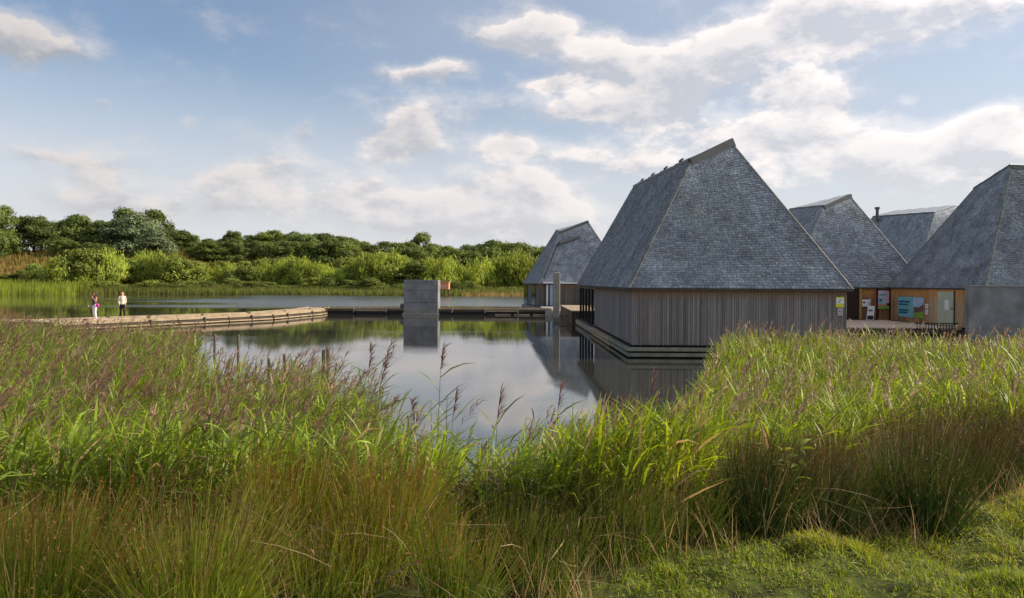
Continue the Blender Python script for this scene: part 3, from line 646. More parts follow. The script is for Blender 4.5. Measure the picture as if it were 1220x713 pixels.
def straight_pontoon():
    r = empty('pontoon'); tag(r, 'dark straight floating walkway running across the lake past the concrete block', 'walkway')
    x0, x1, y0_, y1 = -17.0, 3.6, 64.0, 66.6; rng = np.random.default_rng(12)
    mb = MB(); x = x0
    while x < x1:
        w = .14; k = rng.uniform(.7, 1.2); mb.box(x, y0_, .46, x + w - .012, y1, .50 + rng.uniform(0, .008), tuple(v * k for v in (.24, .20, .16))); x += w
    mb.build('deck_boards', M_deck, r, color=True)['kind'] = 'stuff'
    for k in range(7):
        a = x0 + k * (x1 - x0) / 7; b = x0 + (k + 1) * (x1 - x0) / 7 - .06
        MB().box(a, y0_ - .06, .30, b, y0_ - .002, .44).build('edge_beam', M_log if k in (1, 5) else M_dtim, r)
        MB().box(a, y0_ + .1, -.3, b, y1 - .1, .44).build('float', M_dark, r)
        MB().box(a, y0_ + .0, .505, b - .02, y0_ + .12, .58).build('kerb', M_log, r)
        MB().box(a, y1 - .12, .505, b - .02, y1, .58).build('kerb', M_log, r)
        MB().box(b - .1, y0_ - .12, .2, b, y0_ - .062, .66).build('cleat', M_concl, r)
    for k in range(3): MB().box(-1.5 + k * 1.7, y0_ - .2, .02, -.1 + k * 1.7, y0_ - .064, .10).build('low_waling', M_log, r)
straight_pontoon()
WALK = [(-36, 44.8), (-26.4, 40.9), (-17.9, 52.3), (-16.3, 61.0)]
def boardwalk():
    r = empty('boardwalk'); tag(r, 'broad bleached timber boardwalk with stacked edge beams that the two women stand on', 'boardwalk')
    rng = np.random.default_rng(13)
    F_ = [Vector((-26.4, 40.9, 0)), Vector((-18.35, 54.4, 0)), Vector((-16.7, 62.4, 0)), Vector((-17.0, 66.6, 0))]
    B_ = [Vector((-30.2, 43.6, 0)), Vector((-21.0, 54.6, 0)), Vector((-19.6, 61.6, 0)), Vector((-19.8, 66.6, 0))]
    B_ = [b.lerp(f, .25) for b, f in zip(B_, F_)]
    mb = MB()
    for i in range(3):
        n = int((F_[i + 1] - F_[i]).length / .16)
        for k in range(n):
            a, b = F_[i].lerp(F_[i + 1], k / n), F_[i].lerp(F_[i + 1], (k + .92) / n); c, d = B_[i].lerp(B_[i + 1], (k + .92) / n), B_[i].lerp(B_[i + 1], k / n)
            kk = rng.uniform(.75, 1.15); z = .50 + rng.uniform(0, .012); vs = [(p.x, p.y, zz) for zz in (.44, z) for p in (a, b, c, d)]
            mb.add(vs, [(3, 2, 1, 0), (4, 5, 6, 7), (0, 1, 5, 4), (1, 2, 6, 5), (2, 3, 7, 6), (3, 0, 4, 7)], tuple(v * kk for v in (.46, .37, .26)))
    # arm going off to the left behind the reeds
    a, b = Vector((-27.0, 41.3, 0)), Vector((-44, 44.5, 0)); n = 90
    for k in range(n):
        p = a.lerp(b, k / n); kk = rng.uniform(.7, 1.1); mb.box(p.x, p.y, .43, p.x + .17, p.y + 2.6, .49, tuple(v * kk for v in (.28, .21, .14)))
    mb.build('deck_boards', M_deck, r, color=True)['kind'] = 'stuff'
    for i in range(3):
        n = 4 if i == 0 else 2
        d = (F_[i + 1] - F_[i]).normalized(); nn = Vector((d.y, -d.x, 0))
        for k in range(n):
            p, q = F_[i].lerp(F_[i + 1], k / n), F_[i].lerp(F_[i + 1], (k + .985) / n)
            for z, o, w, h, m_ in ((.535, -.10, .24, .09, M_log), (.37, .10, .2, .13, M_log), (.205, .16, .2, .09, M_dtim), (.09, .20, .22, .10, M_log)):
                off = nn * o + Vector((0, 0, z)); MB().bar(p + off, q + off, w, h).build('edge_beam', m_, r, bevel=.025)
            m2 = p.lerp(q, .5); MB().box(m2.x - .07 + nn.x * .26, m2.y - .07 + nn.y * .26, -.3, m2.x + .07 + nn.x * .26, m2.y + .07 + nn.y * .26, .42).build('edge_post', M_dtim, r)
            MB().box(m2.x - .09, m2.y - .09, .585, m2.x + .09, m2.y + .09, .63).build('cleat', M_dtim, r)
        for k in range(2):
            p, q = B_[i].lerp(B_[i + 1], k / 2), B_[i].lerp(B_[i + 1], (k + .98) / 2); MB().bar(p + Vector((.1, 0, .535)), q + Vector((.1, 0, .535)), .2, .06).build('back_beam', M_log, r)
        p, q = F_[i] + Vector((-.5, .4, .1)), F_[i + 1] + Vector((-.5, .4, .1)); MB().bar(p, q, .8, .6).build('float', M_dark, r)
boardwalk()

def hide():
    r = empty('bird_hide'); tag(r, 'small orange-brown wooden hut on the far shore behind the concrete block', 'hut')
    D = 141; a = at(520, 336.0, D); b = at(534.5, 345, D)
    MB().box(a.x, D, b.z, b.x, D + 3, a.z).build('hut_wall', mat('orange_boards', (.62, .27, .13), .8, .15, 2), r)
    MB().box(a.x - .2, D - .3, a.z + .002, b.x + .2, D + 3.2, a.z + .16).build('hut_roof', mat('orange_boards_pale', (.55, .30, .17), .8, .1), r)
    MB().box(a.x, D - .05, b.z + .55, b.x, D - .002, b.z + .75).build('ledge', M_pale, r)
    for k in range(4):
        x = a.x + k * (b.x - a.x - .2) / 3; MB().box(x, D + .3, -.5, x + .2, D + .5, b.z).build('stilt', M_dtim, r)
hide()

# ------------------------------------------------------------------ two women on the boardwalk
def capsules_mesh(name, segs, blobs, vox=.011):
    """one watertight skin from tapered limbs and ellipsoids (voxel remesh), so nothing is left as loose primitives"""
    mb = MB()
    for pts, rad in segs: mb.path(pts, rad, 12)
    bm = bmesh.new(); me0 = mb.mesh('tmp'); bm.from_mesh(me0)
    for c, s in blobs: bmesh.ops.create_icosphere(bm, subdivisions=3, radius=1, matrix=Matrix.Translation(Vector(c)) @ Matrix.Diagonal((*s, 1)))
    for pts, rad in segs:
        for p, q in ((pts[0], rad[0]), (pts[-1], rad[-1])): bmesh.ops.create_icosphere(bm, subdivisions=2, radius=q, matrix=Matrix.Translation(Vector(p)))
    me = bpy.data.meshes.new('tmp2'); bm.to_mesh(me); bm.free()
    o = bpy.data.objects.new('tmp', me); COL.objects.link(o); rm = o.modifiers.new('r', 'REMESH'); rm.mode = 'VOXEL'; rm.voxel_size = vox; rm.use_smooth_shade = True
    s = o.modifiers.new('s', 'SMOOTH'); s.iterations = 2; s.factor = .4
    dg = bpy.context.evaluated_depsgraph_get(); res = bpy.data.meshes.new_from_object(o.evaluated_get(dg)); res.name = name
    bpy.data.objects.remove(o); res.materials.clear(); return res
def hand(segs, blobs, wrist, d, side, curl=.5, s=1.0):
    wrist = Vector(wrist); d = Vector(d).normalized(); side = Vector(side).normalized(); n = d.cross(side)
    palm = wrist + d * .045 * s; blobs.append((palm, (.034, .034, .045)))
    for i, (o, l) in enumerate(((-.028, .062), (-.010, .074), (.010, .070), (.028, .055))):
        a = wrist + d * .08 * s + side * o; b = a + d * l * .45 + n * curl * .02; c = b + d * l * .3 + n * curl * .035; segs.append(([a - d * .02, a, b, c], [.011, .010, .009, .008]))
    a = wrist + d * .03 - side * .03; segs.append(([a, a - side * .03 + d * .025, a - side * .035 + d * .055], [.012, .011, .009]))
def person(label, loc, rz, H, arms, legs, skin, hair, top, trousers, shoes, hairlen, sleeve, extras=None):
    """arms: per side (shoulder, elbow, wrist, hand direction); local frame faces -Y"""
    r = empty('person', loc, rz); tag(r, label, 'person', 'two women on the boardwalk')
    k = H / 1.65
    S = lambda p: Vector(p) * k
    segs = []; blobs = []
    segs += [([S((0, 0, .92)), S((0, 0, 1.05)), S((0, -.005, 1.22)), S((0, 0, 1.34)), S((0, 0, 1.42))], [.13 * k, .115 * k, .125 * k, .11 * k, .05 * k]),
             ([S((0, 0, 1.38)), S((0, -.01, 1.46))], [.05 * k, .046 * k])]
    blobs += [(S((0, -.012, 1.555)), (.072 * k, .088 * k, .108 * k)), (S((0, -.05, 1.50)), (.045 * k, .045 * k, .05 * k)), (S((0, -.102, 1.545)), (.012, .018, .018)), (S((.074, 0, 1.55)), (.010, .018, .03)), (S((-.074, 0, 1.55)), (.010, .018, .03))]
    for sh, elb, wr, hd, sd_ in arms:
        segs += [([S(sh), S(elb)], [.048 * k, .037 * k]), ([S(elb), S(wr)], [.037 * k, .025 * k])]; hand(segs, blobs, S(wr), hd, sd_)
        segs += [([S((0, 0, 1.36)), S(sh)], [.06 * k, .052 * k])]
    for hip, knee, ank, toe in legs: segs += [([S(hip), S(knee)], [.085 * k, .056 * k]), ([S(knee), S(ank)], [.054 * k, .034 * k]), ([S(ank), S(toe)], [.038 * k, .03 * k])]
    link('body', capsules_mesh('body', segs, blobs, .012), skin, r)
    # clothing follows the limbs
    t = [([S((0, 0, .90)), S((0, 0, 1.05)), S((0, -.005, 1.22)), S((0, 0, 1.35))], [.152 * k, .135 * k, .146 * k, .115 * k])]
    for sh, elb, wr, hd, sd_ in arms:
        if sleeve > 0: t += [([S((0, 0, 1.345)), S(sh)], [.07 * k, .063 * k]), ([S(sh), S(elb)], [.062 * k, .055 * k])]
        if sleeve > 1: t += [([S(elb), Vector(S(elb)).lerp(S(wr), .85)], [.055 * k, .045 * k])]
    link('top', capsules_mesh('top', t, [], .014), top, r)
    t = [([S((0, 0, .86)), S((0, 0, .96))], [.148 * k, .140 * k])]
    for hip, knee, ank, toe in legs: t += [([S(hip), S(knee)], [.102 * k, .075 * k]), ([S(knee), Vector(S(knee)).lerp(S(ank), .94)], [.075 * k, .062 * k])]
    link('trousers', capsules_mesh('trousers', t, [], .014), trousers, r)
    for hip, knee, ank, toe in legs: link('shoe', capsules_mesh('shoe', [([S(ank) + Vector((0, .04, -.045)), S(ank) + Vector((0, -.04, -.045)), S(toe) + Vector((0, -.02, -.01))], [.042, .044, .034])], [], .012), shoes, r)
    hb = [(S((0, .022, 1.585)), (.088 * k, .092 * k, .098 * k))]
    hs = []
    if hairlen: hs = [([S((0, .06, 1.58)), S((0, .09, 1.45)), S((.01, .085, 1.45 - hairlen))], [.075 * k, .07 * k, .03 * k]), ([S((.065, .01, 1.57)), S((.085, .0, 1.44)), S((.08, -.01, 1.46 - hairlen))], [.03, .035, .018]), ([S((-.065, .01, 1.57)), S((-.085, .0, 1.44)), S((-.08, -.01, 1.46 - hairlen))], [.03, .035, .018])]
    link('hair', capsules_mesh('hair', hs, hb, .012), hair, r)
    for s in (-1, 1):
        e = link('eye', capsules_mesh('eye', [], [(S((s * .028, -.090, 1.56)), (.012, .009, .008))], .003), M_dark, r)
    link('mouth', capsules_mesh('mouth', [([S((-.02, -.094, 1.495)), S((.02, -.094, 1.495))], [.006, .006])], [], .003), mat('lips', (.35, .10, .08), .5, .05), r)
    return r
sk1 = mat('warm_skin', (.50, .24, .16), .6, .06); sk2 = mat('fair_skin', (.56, .32, .24), .6, .06)
p1 = at(118.5, 381.5, 44.5)
w1 = person('woman with dark hair, charcoal top and white trousers raising a hand to her face', (p1.x, 44.0, .51), R(-35), 1.66,
    [((.17, 0, 1.36), (.23, -.06, 1.12), (.07, -.17, 1.36), (-.2, -.1, 1), (1, 0, 0)), ((-.17, 0, 1.36), (-.24, .03, 1.10), (-.27, -.10, .88), (-.1, -.4, -1), (0, 1, 0))],
    [((.08, 0, .88), (.09, -.03, .48), (.09, .02, .09), (.10, -.11, .04)), ((-.08, 0, .88), (-.10, -.01, .48), (-.12, .05, .09), (-.13, -.08, .04))],
    sk1, mat('dark_hair', (.035, .018, .014), .6, .2), mat('charcoal_top', (.07, .05, .065), .8, .15), mat('white_cotton', (.66, .66, .72), .8, .06), mat('pale_shoe', (.5, .35, .36), .7, .1), .12, 0)
bag = empty('handbag'); tag(bag, 'bright magenta pink bag hanging at the hip of the woman in white trousers', 'bag')
bp_ = Vector((p1.x + .26, 43.82, .51 + .88))
link('pouch', capsules_mesh('pouch', [], [(bp_, (.11, .07, .12))], .014), mat('magenta_cloth', (.75, .05, .38), .7, .1), bag)
MB().path([bp_ + Vector((-.08, 0, .12)), bp_ + Vector((-.20, .05, .34)), bp_ + Vector((-.27, .18, .52))], [.012] * 3, 6).build('strap', mat('magenta_strap', (.5, .04, .25), .7, .1), bag)
cup = empty('paper_cup'); tag(cup, 'small pale cup held low in the left-hand woman\'s hand', 'cup')
cp = Vector((p1.x - .30, 43.86, .51 + .79)); MB().path([cp, cp + Vector((0, 0, .11))], [.030, .040], 12).build('cup_wall', M_white, cup); MB().path([cp + Vector((0, 0, .111)), cp + Vector((0, 0, .122))], [.043, .041], 12).build('lid', M_pale, cup)
p2 = at(149.5, 379, 47.0)
w2_ = person('woman with ginger hair, cream long-sleeved top and black trousers standing apart on the boardwalk', (p2.x, 46.6, .51), R(28), 1.64,
    [((.16, 0, 1.36), (.20, .02, 1.10), (.17, -.10, .90), (0, -.4, -1), (0, 1, 0)), ((-.16, 0, 1.36), (-.20, -.02, 1.11), (-.17, -.14, .90), (0, -.4, -1), (0, 1, 0))],
    [((.08, 0, .88), (.11, -.05, .48), (.13, -.02, .09), (.14, -.15, .04)), ((-.08, 0, .88), (-.09, .02, .48), (-.10, .12, .09), (-.11, 0, .04))],
    sk2, mat('ginger_hair', (.50, .20, .07), .6, .2), mat('cream_top', (.62, .57, .48), .85, .08), mat('black_trousers', (.012, .012, .014), .8, .1), mat('pale_shoe', (.5, .35, .36), .7, .1), .12, 2)

# ------------------------------------------------------------------ far trees and shrubs
def crown_mesh(name, seed, H, Wd, lobes, per, leaf, base, colv=.3, upright=False, low=.18, pointy=False):
    rng = np.random.default_rng(seed); parts = []
    P = []; Nn = []; C = []
    for i in range(lobes):
        if upright:
            a = rng.uniform(0, 2 * math.pi); rr = Wd / 2 * math.sqrt(rng.random()) * .8; h = H * rng.uniform(.50, 1.08) * (1 - .35 * (rr / (Wd / 2)) ** 2)
            c = np.array([rr * math.cos(a), rr * math.sin(a), h * .55]); s = np.array([Wd * .13, Wd * .13, h * .46])
        else:
            a = rng.uniform(0, 2 * math.pi); t = rng.random(); z = low + (1 - low) * t * .88; prof = math.sin(math.pi * min(1, (t * .80 + .18))) ** .6
            if pointy: prof = (1 - t) ** .6 * .9 + .15
            rr = Wd / 2 * prof * rng.uniform(.2, .86); sz = Wd * rng.uniform(.09, .22) * (1 - .2 * t)
            c = np.array([rr * math.cos(a), rr * math.sin(a), H * z + sz * .2]); s = np.array([sz, sz, sz * rng.uniform(.65, .95)])
            if c[2] + s[2] > H: c[2] = H - s[2]
        d = unit(rng.normal(size=(per, 3))); d[:, 2] = np.where(d[:, 2] < -.35, -d[:, 2], d[:, 2]); rad = rng.uniform(.55, 1.06, (per, 1)) ** .5
        P.append(c + d * s * rad * (1 + .20 * rng.normal(size=(per, 1)))); Nn.append(unit(d / s + .35 * rng.normal(size=(per, 3)) / s.mean()))
        k = rng.uniform(1 - colv, 1 + colv) * rng.uniform(.75, 1.25, (per, 1)); C.append(np.array(base)[None] * k * (1 + rng.normal(0, .07, (per, 3))))
    P = np.concatenate(P); Nn = np.concatenate(Nn); C = np.concatenate(C); n = len(P)
    a = unit(np.cross(Nn, unit(rng.normal(size=(n, 3))))); b = np.cross(Nn, a); l = leaf * rng.uniform(.6, 1.4, (n, 1)); l2 = l * rng.uniform(.4, .8, (n, 1))
    if upright: a = unit(a * .3 + np.array([0, 0, 1.0])); b = unit(np.cross(Nn, a)); l = l * 1.5; l2 = l * .35
    V = np.stack([P - a * l - b * l2 * .3, P - a * l * .1 - b * l2, P + a * l, P + b * l2], 1).reshape(-1, 3)
    Q = np.arange(n * 4).reshape(-1, 4); return npmesh(name, V, Q, np.repeat(C[:, None], 4, 1).reshape(-1, 3))
def trunk_mesh(name, seed, H, rad):
    rng = random.Random(seed); mb = MB()
    mb.path([(0, 0, -.6), (.05, 0, H * .2), (rng.uniform(-.2, .2), rng.uniform(-.2, .2), H * .5), (rng.uniform(-.4, .4), 0, H * .85)], [rad * 1.3, rad, rad * .6, rad * .15], 7)
    for k in range(6):
        a = rng.uniform(0, 6.28); z = H * rng.uniform(.22, .6); l = H * rng.uniform(.2, .32); mb.path([(0, 0, z), (math.cos(a) * l * .5, math.sin(a) * l * .5, z + l * .5), (math.cos(a) * l, math.sin(a) * l, z + l * .8)], [rad * .4, rad * .25, rad * .08], 5)
    return mb.mesh(name)
cm = crown_mat('crown_leaves', .22); wm = crown_mat('willow_leaves', .40)
DARK = (.120, .155, .042); MID = (.160, .200, .044); GREY = (.135, .168, .085); BRT = (.26, .315, .058); OLV = (.20, .24, .045)
KINDS = {
 'dark': [crown_mesh('crown_dark', s, 10, 12, 40, 270, .25, DARK, low=.02) for s in (1, 2, 3, 4)],
 'mid': [crown_mesh('crown_mid', s, 10, 12, 40, 270, .25, MID, low=.02) for s in (5, 6, 7)],
 'grey': [crown_mesh('crown_grey', s, 10, 11.5, 40, 280, .24, GREY, low=.02) for s in (8, 9)],
 'willow': [crown_mesh('willow_crown', s, 10, 11, 34, 170, .24, BRT, upright=True) for s in (10, 11, 12, 13)],
 'bush': [crown_mesh('bush_crown', s, 10, 15, 34, 190, .30, OLV, low=.05) for s in (14, 15, 16)],
 'dbush': [crown_mesh('bush_crown', s, 10, 15, 34, 190, .30, MID, low=.05) for s in (17, 18)]}
TR = [trunk_mesh('trunk', s, 9, .3) for s in (1, 2, 3)]
tr = random.Random(3)
def tree(px, ytop, D, kind, label, width=None, group=None, cat='tree', name=None):
    x = ax(px, D); g = float(ground_z(x, D)); top = CH + (HY + ROLL * (px - 610) - ytop) / F * D; h = max(1.2, top - g)
    me = tr.choice(KINDS[kind]); nm = name or {'willow': 'willow_shrub', 'bush': 'shrub', 'dbush': 'shrub'}.get(kind, 'broadleaf_tree')
    r = empty(nm, (x, D, g - .1), tr.uniform(0, 6.28)); s = h / 10; w = max(s * tr.uniform(1.0, 1.35), .50) if width is None else width / 10
    r.scale = (w, w, s * 1.01); tag(r, label, cat, group)
    link('crown', me, wm if kind == 'willow' else cm, r); link('trunk', tr.choice(TR), M_bark, r)
    return r
# skyline trees one can single out
tree(2, 246, 176, 'dark', 'dark conical tree cut by the left frame edge', 8)
tree(40, 257, 182, 'dark', 'round dark green tree left of the others on the tan grassy slope', 10.5)
tree(92, 257, 190, 'dark', 'dark tree between the round slope tree and the tall grey-green group', 11)
tree(122, 263, 186, 'dark', 'dark tree directly left of the tall grey-green tree', 10)
tree(148, 249, 205, 'dark', 'tall dark tree rising behind the left edge of the grey-green tree', 11)
tree(183, 251, 208, 'dark', 'tall dark tree rising behind the right edge of the grey-green tree', 11)
tree(160, 254, 186, 'grey', 'tall rounded grey-green tree, the highest of the left-hand treeline', 15)
tree(185, 275, 176, 'grey', 'lower grey-green tree in front of the tallest one', 11)
tree(216, 275, 192, 'dark', 'dark tree right of the grey-green pair on the skyline', 10)
tree(246, 288, 190, 'mid', 'lower rounded olive tree in the dip of the left skyline', 9)
tree(276, 275, 235, 'dark', 'small-topped distant tree poking above the left skyline', 7)
tree(325, 274, 215, 'mid', 'large rounded tree at the middle of the left skyline', 13)
tree(350, 276, 218, 'grey', 'paler grey-green tree beside the large rounded skyline tree', 10)
tree(503, 278, 232, 'dark', 'dark tree standing alone above the skyline right of centre', 10)
tree(494, 286, 234, 'dark', 'smaller dark tree leaning on the left of the lone skyline tree', 6)
sky_y = [(-90, 262), (-20, 258), (66, 262), (203, 274), (232, 282), (248, 284), (264, 284), (285, 281), (300, 279), (314, 277), (336, 278), (362, 278), (375, 279), (388, 279), (402, 282), (416, 284), (430, 288), (444, 291), (458, 289), (472, 289), (486, 290), (516, 291), (530, 294), (545, 297), (558, 292), (572, 289), (587, 288), (600, 290), (614, 290), (628, 292), (641, 293), (655, 294), (690, 292), (730, 292), (775, 290), (820, 292)]
for px, yt in sky_y: tree(px, yt + tr.uniform(-1, 1.5), tr.uniform(205, 235), 'dark' if tr.random() < .7 else 'mid', 'dark green broadleaved tree in the continuous skyline belt beyond the lake', None, 'broadleaved trees of the skyline belt')
px = 205
while px < 700:
    base = 287 if px < 420 else 296
    tree(px, base + tr.uniform(-3, 6), tr.uniform(192, 204), tr.choice(['dark', 'mid', 'mid', 'dark']), 'mid-height rounded tree in the second rank below the skyline belt', None, 'rounded trees of the second rank'); px += tr.uniform(11, 16)
px = -40
while px < 720:
    if not (5 < px < 66):
        b = 297 if px < 0 else (281 + (px - 70) * .16 if px < 200 else (306 if px < 420 else 304))
        tree(px, b + tr.uniform(0, 9), tr.uniform(172, 186), tr.choice(['mid', 'dark', 'mid'] if px > 420 or px < 200 else ['mid', 'bush', 'bush']), 'leafy green tree on the slope between the willows and the taller belt', None, 'leafy trees on the middle slope')
    px += tr.uniform(10, 16) if px > 420 or px < 200 else tr.uniform(20, 30)
for px, yt in ((44, 314), (30, 322), (12, 327), (-14, 322), (56, 325), (75, 326)): tree(px, yt, tr.uniform(156, 166), 'dbush', 'low dark green bush dotted on the tan slope at the left', 4.5, 'bushes on the tan slope', 'shrub')
px = 84
while px < 720:
    b = 297 if px < 130 else (302 if px < 200 else (310 if px < 400 else 306))
    if 528 < px < 560: b = 322
    tree(px, b + tr.uniform(-7, 16), shore(np.array(ax(px, 150))).item() + tr.uniform(9, 18), tr.choice(['willow', 'willow', 'willow', 'bush', 'dbush']), 'bright yellow-green willow scrub along the far shore', None, 'willows along the far shore', 'shrub')
    px += tr.uniform(9, 15)
px = 76
while px < 560:
    D = shore(np.array(ax(px, 148))).item() + tr.uniform(4, 7)
    tree(px, 336 + tr.uniform(-6, 5), D, tr.choice(['bush', 'dbush', 'dbush']), 'low shrub at the water line of the far shore', None, 'low shrubs at the far water line', 'shrub'); px += tr.uniform(13, 24)

def far_reeds():
    rng = np.random.default_rng(20); N_ = 26000
    x = rng.uniform(-130, 30, N_); y = shore(x) + rng.uniform(-4.5, 9, N_) * np.where(x < -86, 1.6, .55) + 0
    keep = (x < -86) | (rng.random(N_) < .75); x = x[keep]; y = y[keep]; n = len(x)
    isl = rng.random(n) < .16; x = np.where(isl, rng.uniform(-10, 22, n), x); y = np.where(isl, rng.uniform(143, 158, n), y)
    g = np.maximum(ground_z(x, y), -.1); h = np.where(x < -86, 2.3, 1.5) * rng.uniform(.6, 1.1, n); h = np.where(isl, .9 * rng.uniform(.5, 1.2, n), h)
    P = np.zeros((n, 3, 3)); l = rng.normal(0, .25, (n, 2))
    for k, t in enumerate((0, .55, 1)): P[:, k, 0] = x + l[:, 0] * t * t; P[:, k, 1] = y + l[:, 1] * t * t; P[:, k, 2] = g + h * t
    W = np.stack([np.full(n, .12), np.full(n, .16), np.full(n, .02)], 1); a = rng.uniform(-.6, .6, n); side = np.stack([np.cos(a), np.sin(a), 0 * a], 1)
    c = np.where(isl[:, None], np.array([[.36, .27, .10]]), np.where((x < -86)[:, None], np.array([[.30, .36, .06]]), np.array([[.19, .215, .055]]))) * rng.uniform(.7, 1.25, (n, 1))
    V, Q, C = strips(P, W, side, c); tag(link('shore_reeds', npmesh('shore_reeds', V, Q, C), M_leaf), 'band of reeds and tan marsh grass fringing the far shore', 'reeds', kind='stuff')
    # rough grass over the slope behind
    n = 30000; x = rng.uniform(-150, 60, n); y = shore(x) + rng.uniform(5, 70, n); g = ground_z(x, y); h = rng.uniform(.4, 1.3, n); P = np.zeros((n, 2, 3)); P[:, 0] = np.stack([x, y, g - .1], 1); P[:, 1] = np.stack([x + rng.normal(0, .2, n), y, g + h], 1)
    W = np.stack([np.full(n, .5), np.full(n, .15)], 1); a = rng.uniform(-.8, .8, n); side = np.stack([np.cos(a), np.sin(a), 0 * a], 1)
    q = vnoise(x, y, .08, 4)[:, None]; c = (np.array([[.12, .15, .035]]) * (1 - q) + np.array([[.36, .25, .08]]) * q) * rng.uniform(.7, 1.2, (n, 1))
    V, Q, C = strips(P, W, side, c); tag(link('slope_grass', npmesh('slope_grass', V, Q, C), M_grass), 'rough tan and green grass on the slope across the lake', 'grass', kind='stuff')
far_reeds()

# ------------------------------------------------------------------ near reeds
TOPS = [(-60, 380), (0, 382), (60, 384), (100, 386), (170, 384), (215, 388), (235, 412), (300, 420), (360, 412), (385, 424), (410, 445), (430, 470), (450, 488), (480, 505), (520, 512), (545, 538), (565, 520), (610, 503), (660, 496), (700, 486), (740, 478), (790, 470), (815, 455), (835, 415), (850, 398), (900, 392), (960, 394), (1060, 396), (1150, 398), (1220, 398), (1300, 398)]
TX = np.array([t[0] for t in TOPS], float); TY = np.array([t[1] for t in TOPS], float)
def leaves(B, az, up, L_, w, droop, col, K=4):
    """arching blades from points B; az heading, up = initial elevation angle"""
    n = len(B); P = np.zeros((n, K, 3)); P[:, 0] = B; el = up.copy(); st = L_ / (K - 1)
    for k in range(1, K):
        P[:, k] = P[:, k - 1] + np.stack([np.cos(az) * np.cos(el), np.sin(az) * np.cos(el), np.sin(el)], 1) * st[:, None]; el = el - droop
    prof = {4: [.55, 1.0, .72, .04], 3: [.6, 1.0, .04]}[K]
    W = w[:, None] * np.array(prof)[None]; side = np.stack([-np.sin(az), np.cos(az), 0 * az], 1)
    tw = RNG.uniform(-.9, .9, n); side = unit(side * np.cos(tw)[:, None] + np.array([[0, 0, 1.0]]) * np.sin(tw)[:, None])
    return strips(P, W, side, col)
def reed_bed(bx, by, top, seed, near, plume_p, tint):
    rng = np.random.default_rng(seed); n = len(bx); g = ground_z(bx, by); gz = np.maximum(g, -.3); h = np.clip(top - gz, .75, 2.7)
    wind = .1 + .9 * (vnoise(bx, by, .7, 31) - .3) + rng.normal(0, .30, n); ll = h * (.02 + .22 * vnoise(bx, by, .9, 32) * rng.uniform(.4, 1.5, n)); parts = []
    lx = np.cos(wind) * ll; ly = np.sin(wind) * ll * .8 + rng.normal(0, .06, n); K = 5
    def stem(t): return np.stack([bx + lx * t ** 2, by + ly * t ** 2, gz + h * t * (1 - .02 * t)], -1)
    ts = np.linspace(0, 1, K); P = np.stack([stem(np.full(n, t)) for t in ts], 1)
    a = rng.uniform(-.5, .5, n); side = np.stack([np.cos(a), np.sin(a), 0 * a], 1)
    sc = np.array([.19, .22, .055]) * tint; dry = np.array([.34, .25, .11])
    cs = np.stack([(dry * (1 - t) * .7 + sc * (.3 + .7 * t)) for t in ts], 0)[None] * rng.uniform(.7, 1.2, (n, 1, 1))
    wst = (.007 if near else .010); parts.append(strips(P, np.full((n, K), wst) * np.array([1, 1, .9, .8, .5])[None], side, cs))
    nl = 12 if near else 9
    for j in range(nl):
        t = .22 + .72 * (j + rng.uniform(0, .8, n)) / nl; B = stem(t); hd = wind + np.where((j % 2) == 0, 1, -1) * rng.uniform(.3, 1.5, n) * 1.0
        hd = np.where(rng.random(n) < .3, rng.uniform(0, 6.28, n), hd); up = rng.uniform(.65, 1.38, n); L_ = rng.uniform(.24, .50, n) * np.where(t > .8, .75, 1) * (1 if near else 1.0)
        br = rng.uniform(.62, 1.35, (n, 1)); yel = rng.random((n, 1)); deadp = (.34 - .3 * t)[:, None] > rng.random((n, 1))
        c = np.array([[.150, .215, .036]]) * (1 - yel * .8) + np.array([[.31, .37, .05]]) * yel * .8; c = c * tint; c = np.where(deadp, np.array([[.36, .26, .12]]), c) * br
        parts.append(leaves(B, hd, up, L_, (rng.uniform(.009, .022, n) if near else rng.uniform(.014, .026, n)), rng.uniform(.02, .62 if bx.mean() < 0 else .46, n), c, 4 if near else 3))

    # plumes, drooping down wind
    ppx = bx / by * F + 610; pi = np.where(rng.random(n) < plume_p * np.where((ppx > 400) & (ppx < 680), .35, 1.0) * (.4 + 1.2 * vnoise(bx, by, 1.4, 71)))[0]; m = len(pi)
    if m:
        T0 = stem(np.ones(n))[pi]; base = wind[pi] + rng.normal(0, .35, m); nb = 13 if near else 7; PL = rng.uniform(.16, .30, m)
        qq = rng.random((m, 1)) ** (1.5 if bx.mean() < 0 else .45); col = np.array([[.25, .125, .09]]) * (1 - qq) + np.array([[.36, .27, .17]]) * qq; col = col * rng.uniform(.6, 1.25, (m, 1))
        bend = rng.uniform(.5, 1.15, m)
        for b in range(nb):
            t = b / nb; P0 = T0 + np.stack([np.cos(base) * PL * t * .5 * bend, np.sin(base) * PL * t * .35, PL * t * (.95 - .25 * bend)], 1)
            hd = base + rng.normal(0, .75, m); L_ = PL * rng.uniform(.35, .62, m) * (1 - .35 * t)
            parts.append(leaves(P0, hd, rng.uniform(.5, 1.35, m), L_, (rng.uniform(.007, .012, m) if near else rng.uniform(.010, .018, m)), rng.uniform(.25, .75, m), col * rng.uniform(.75, 1.25, (m, 1)), 3))
    return join(parts)
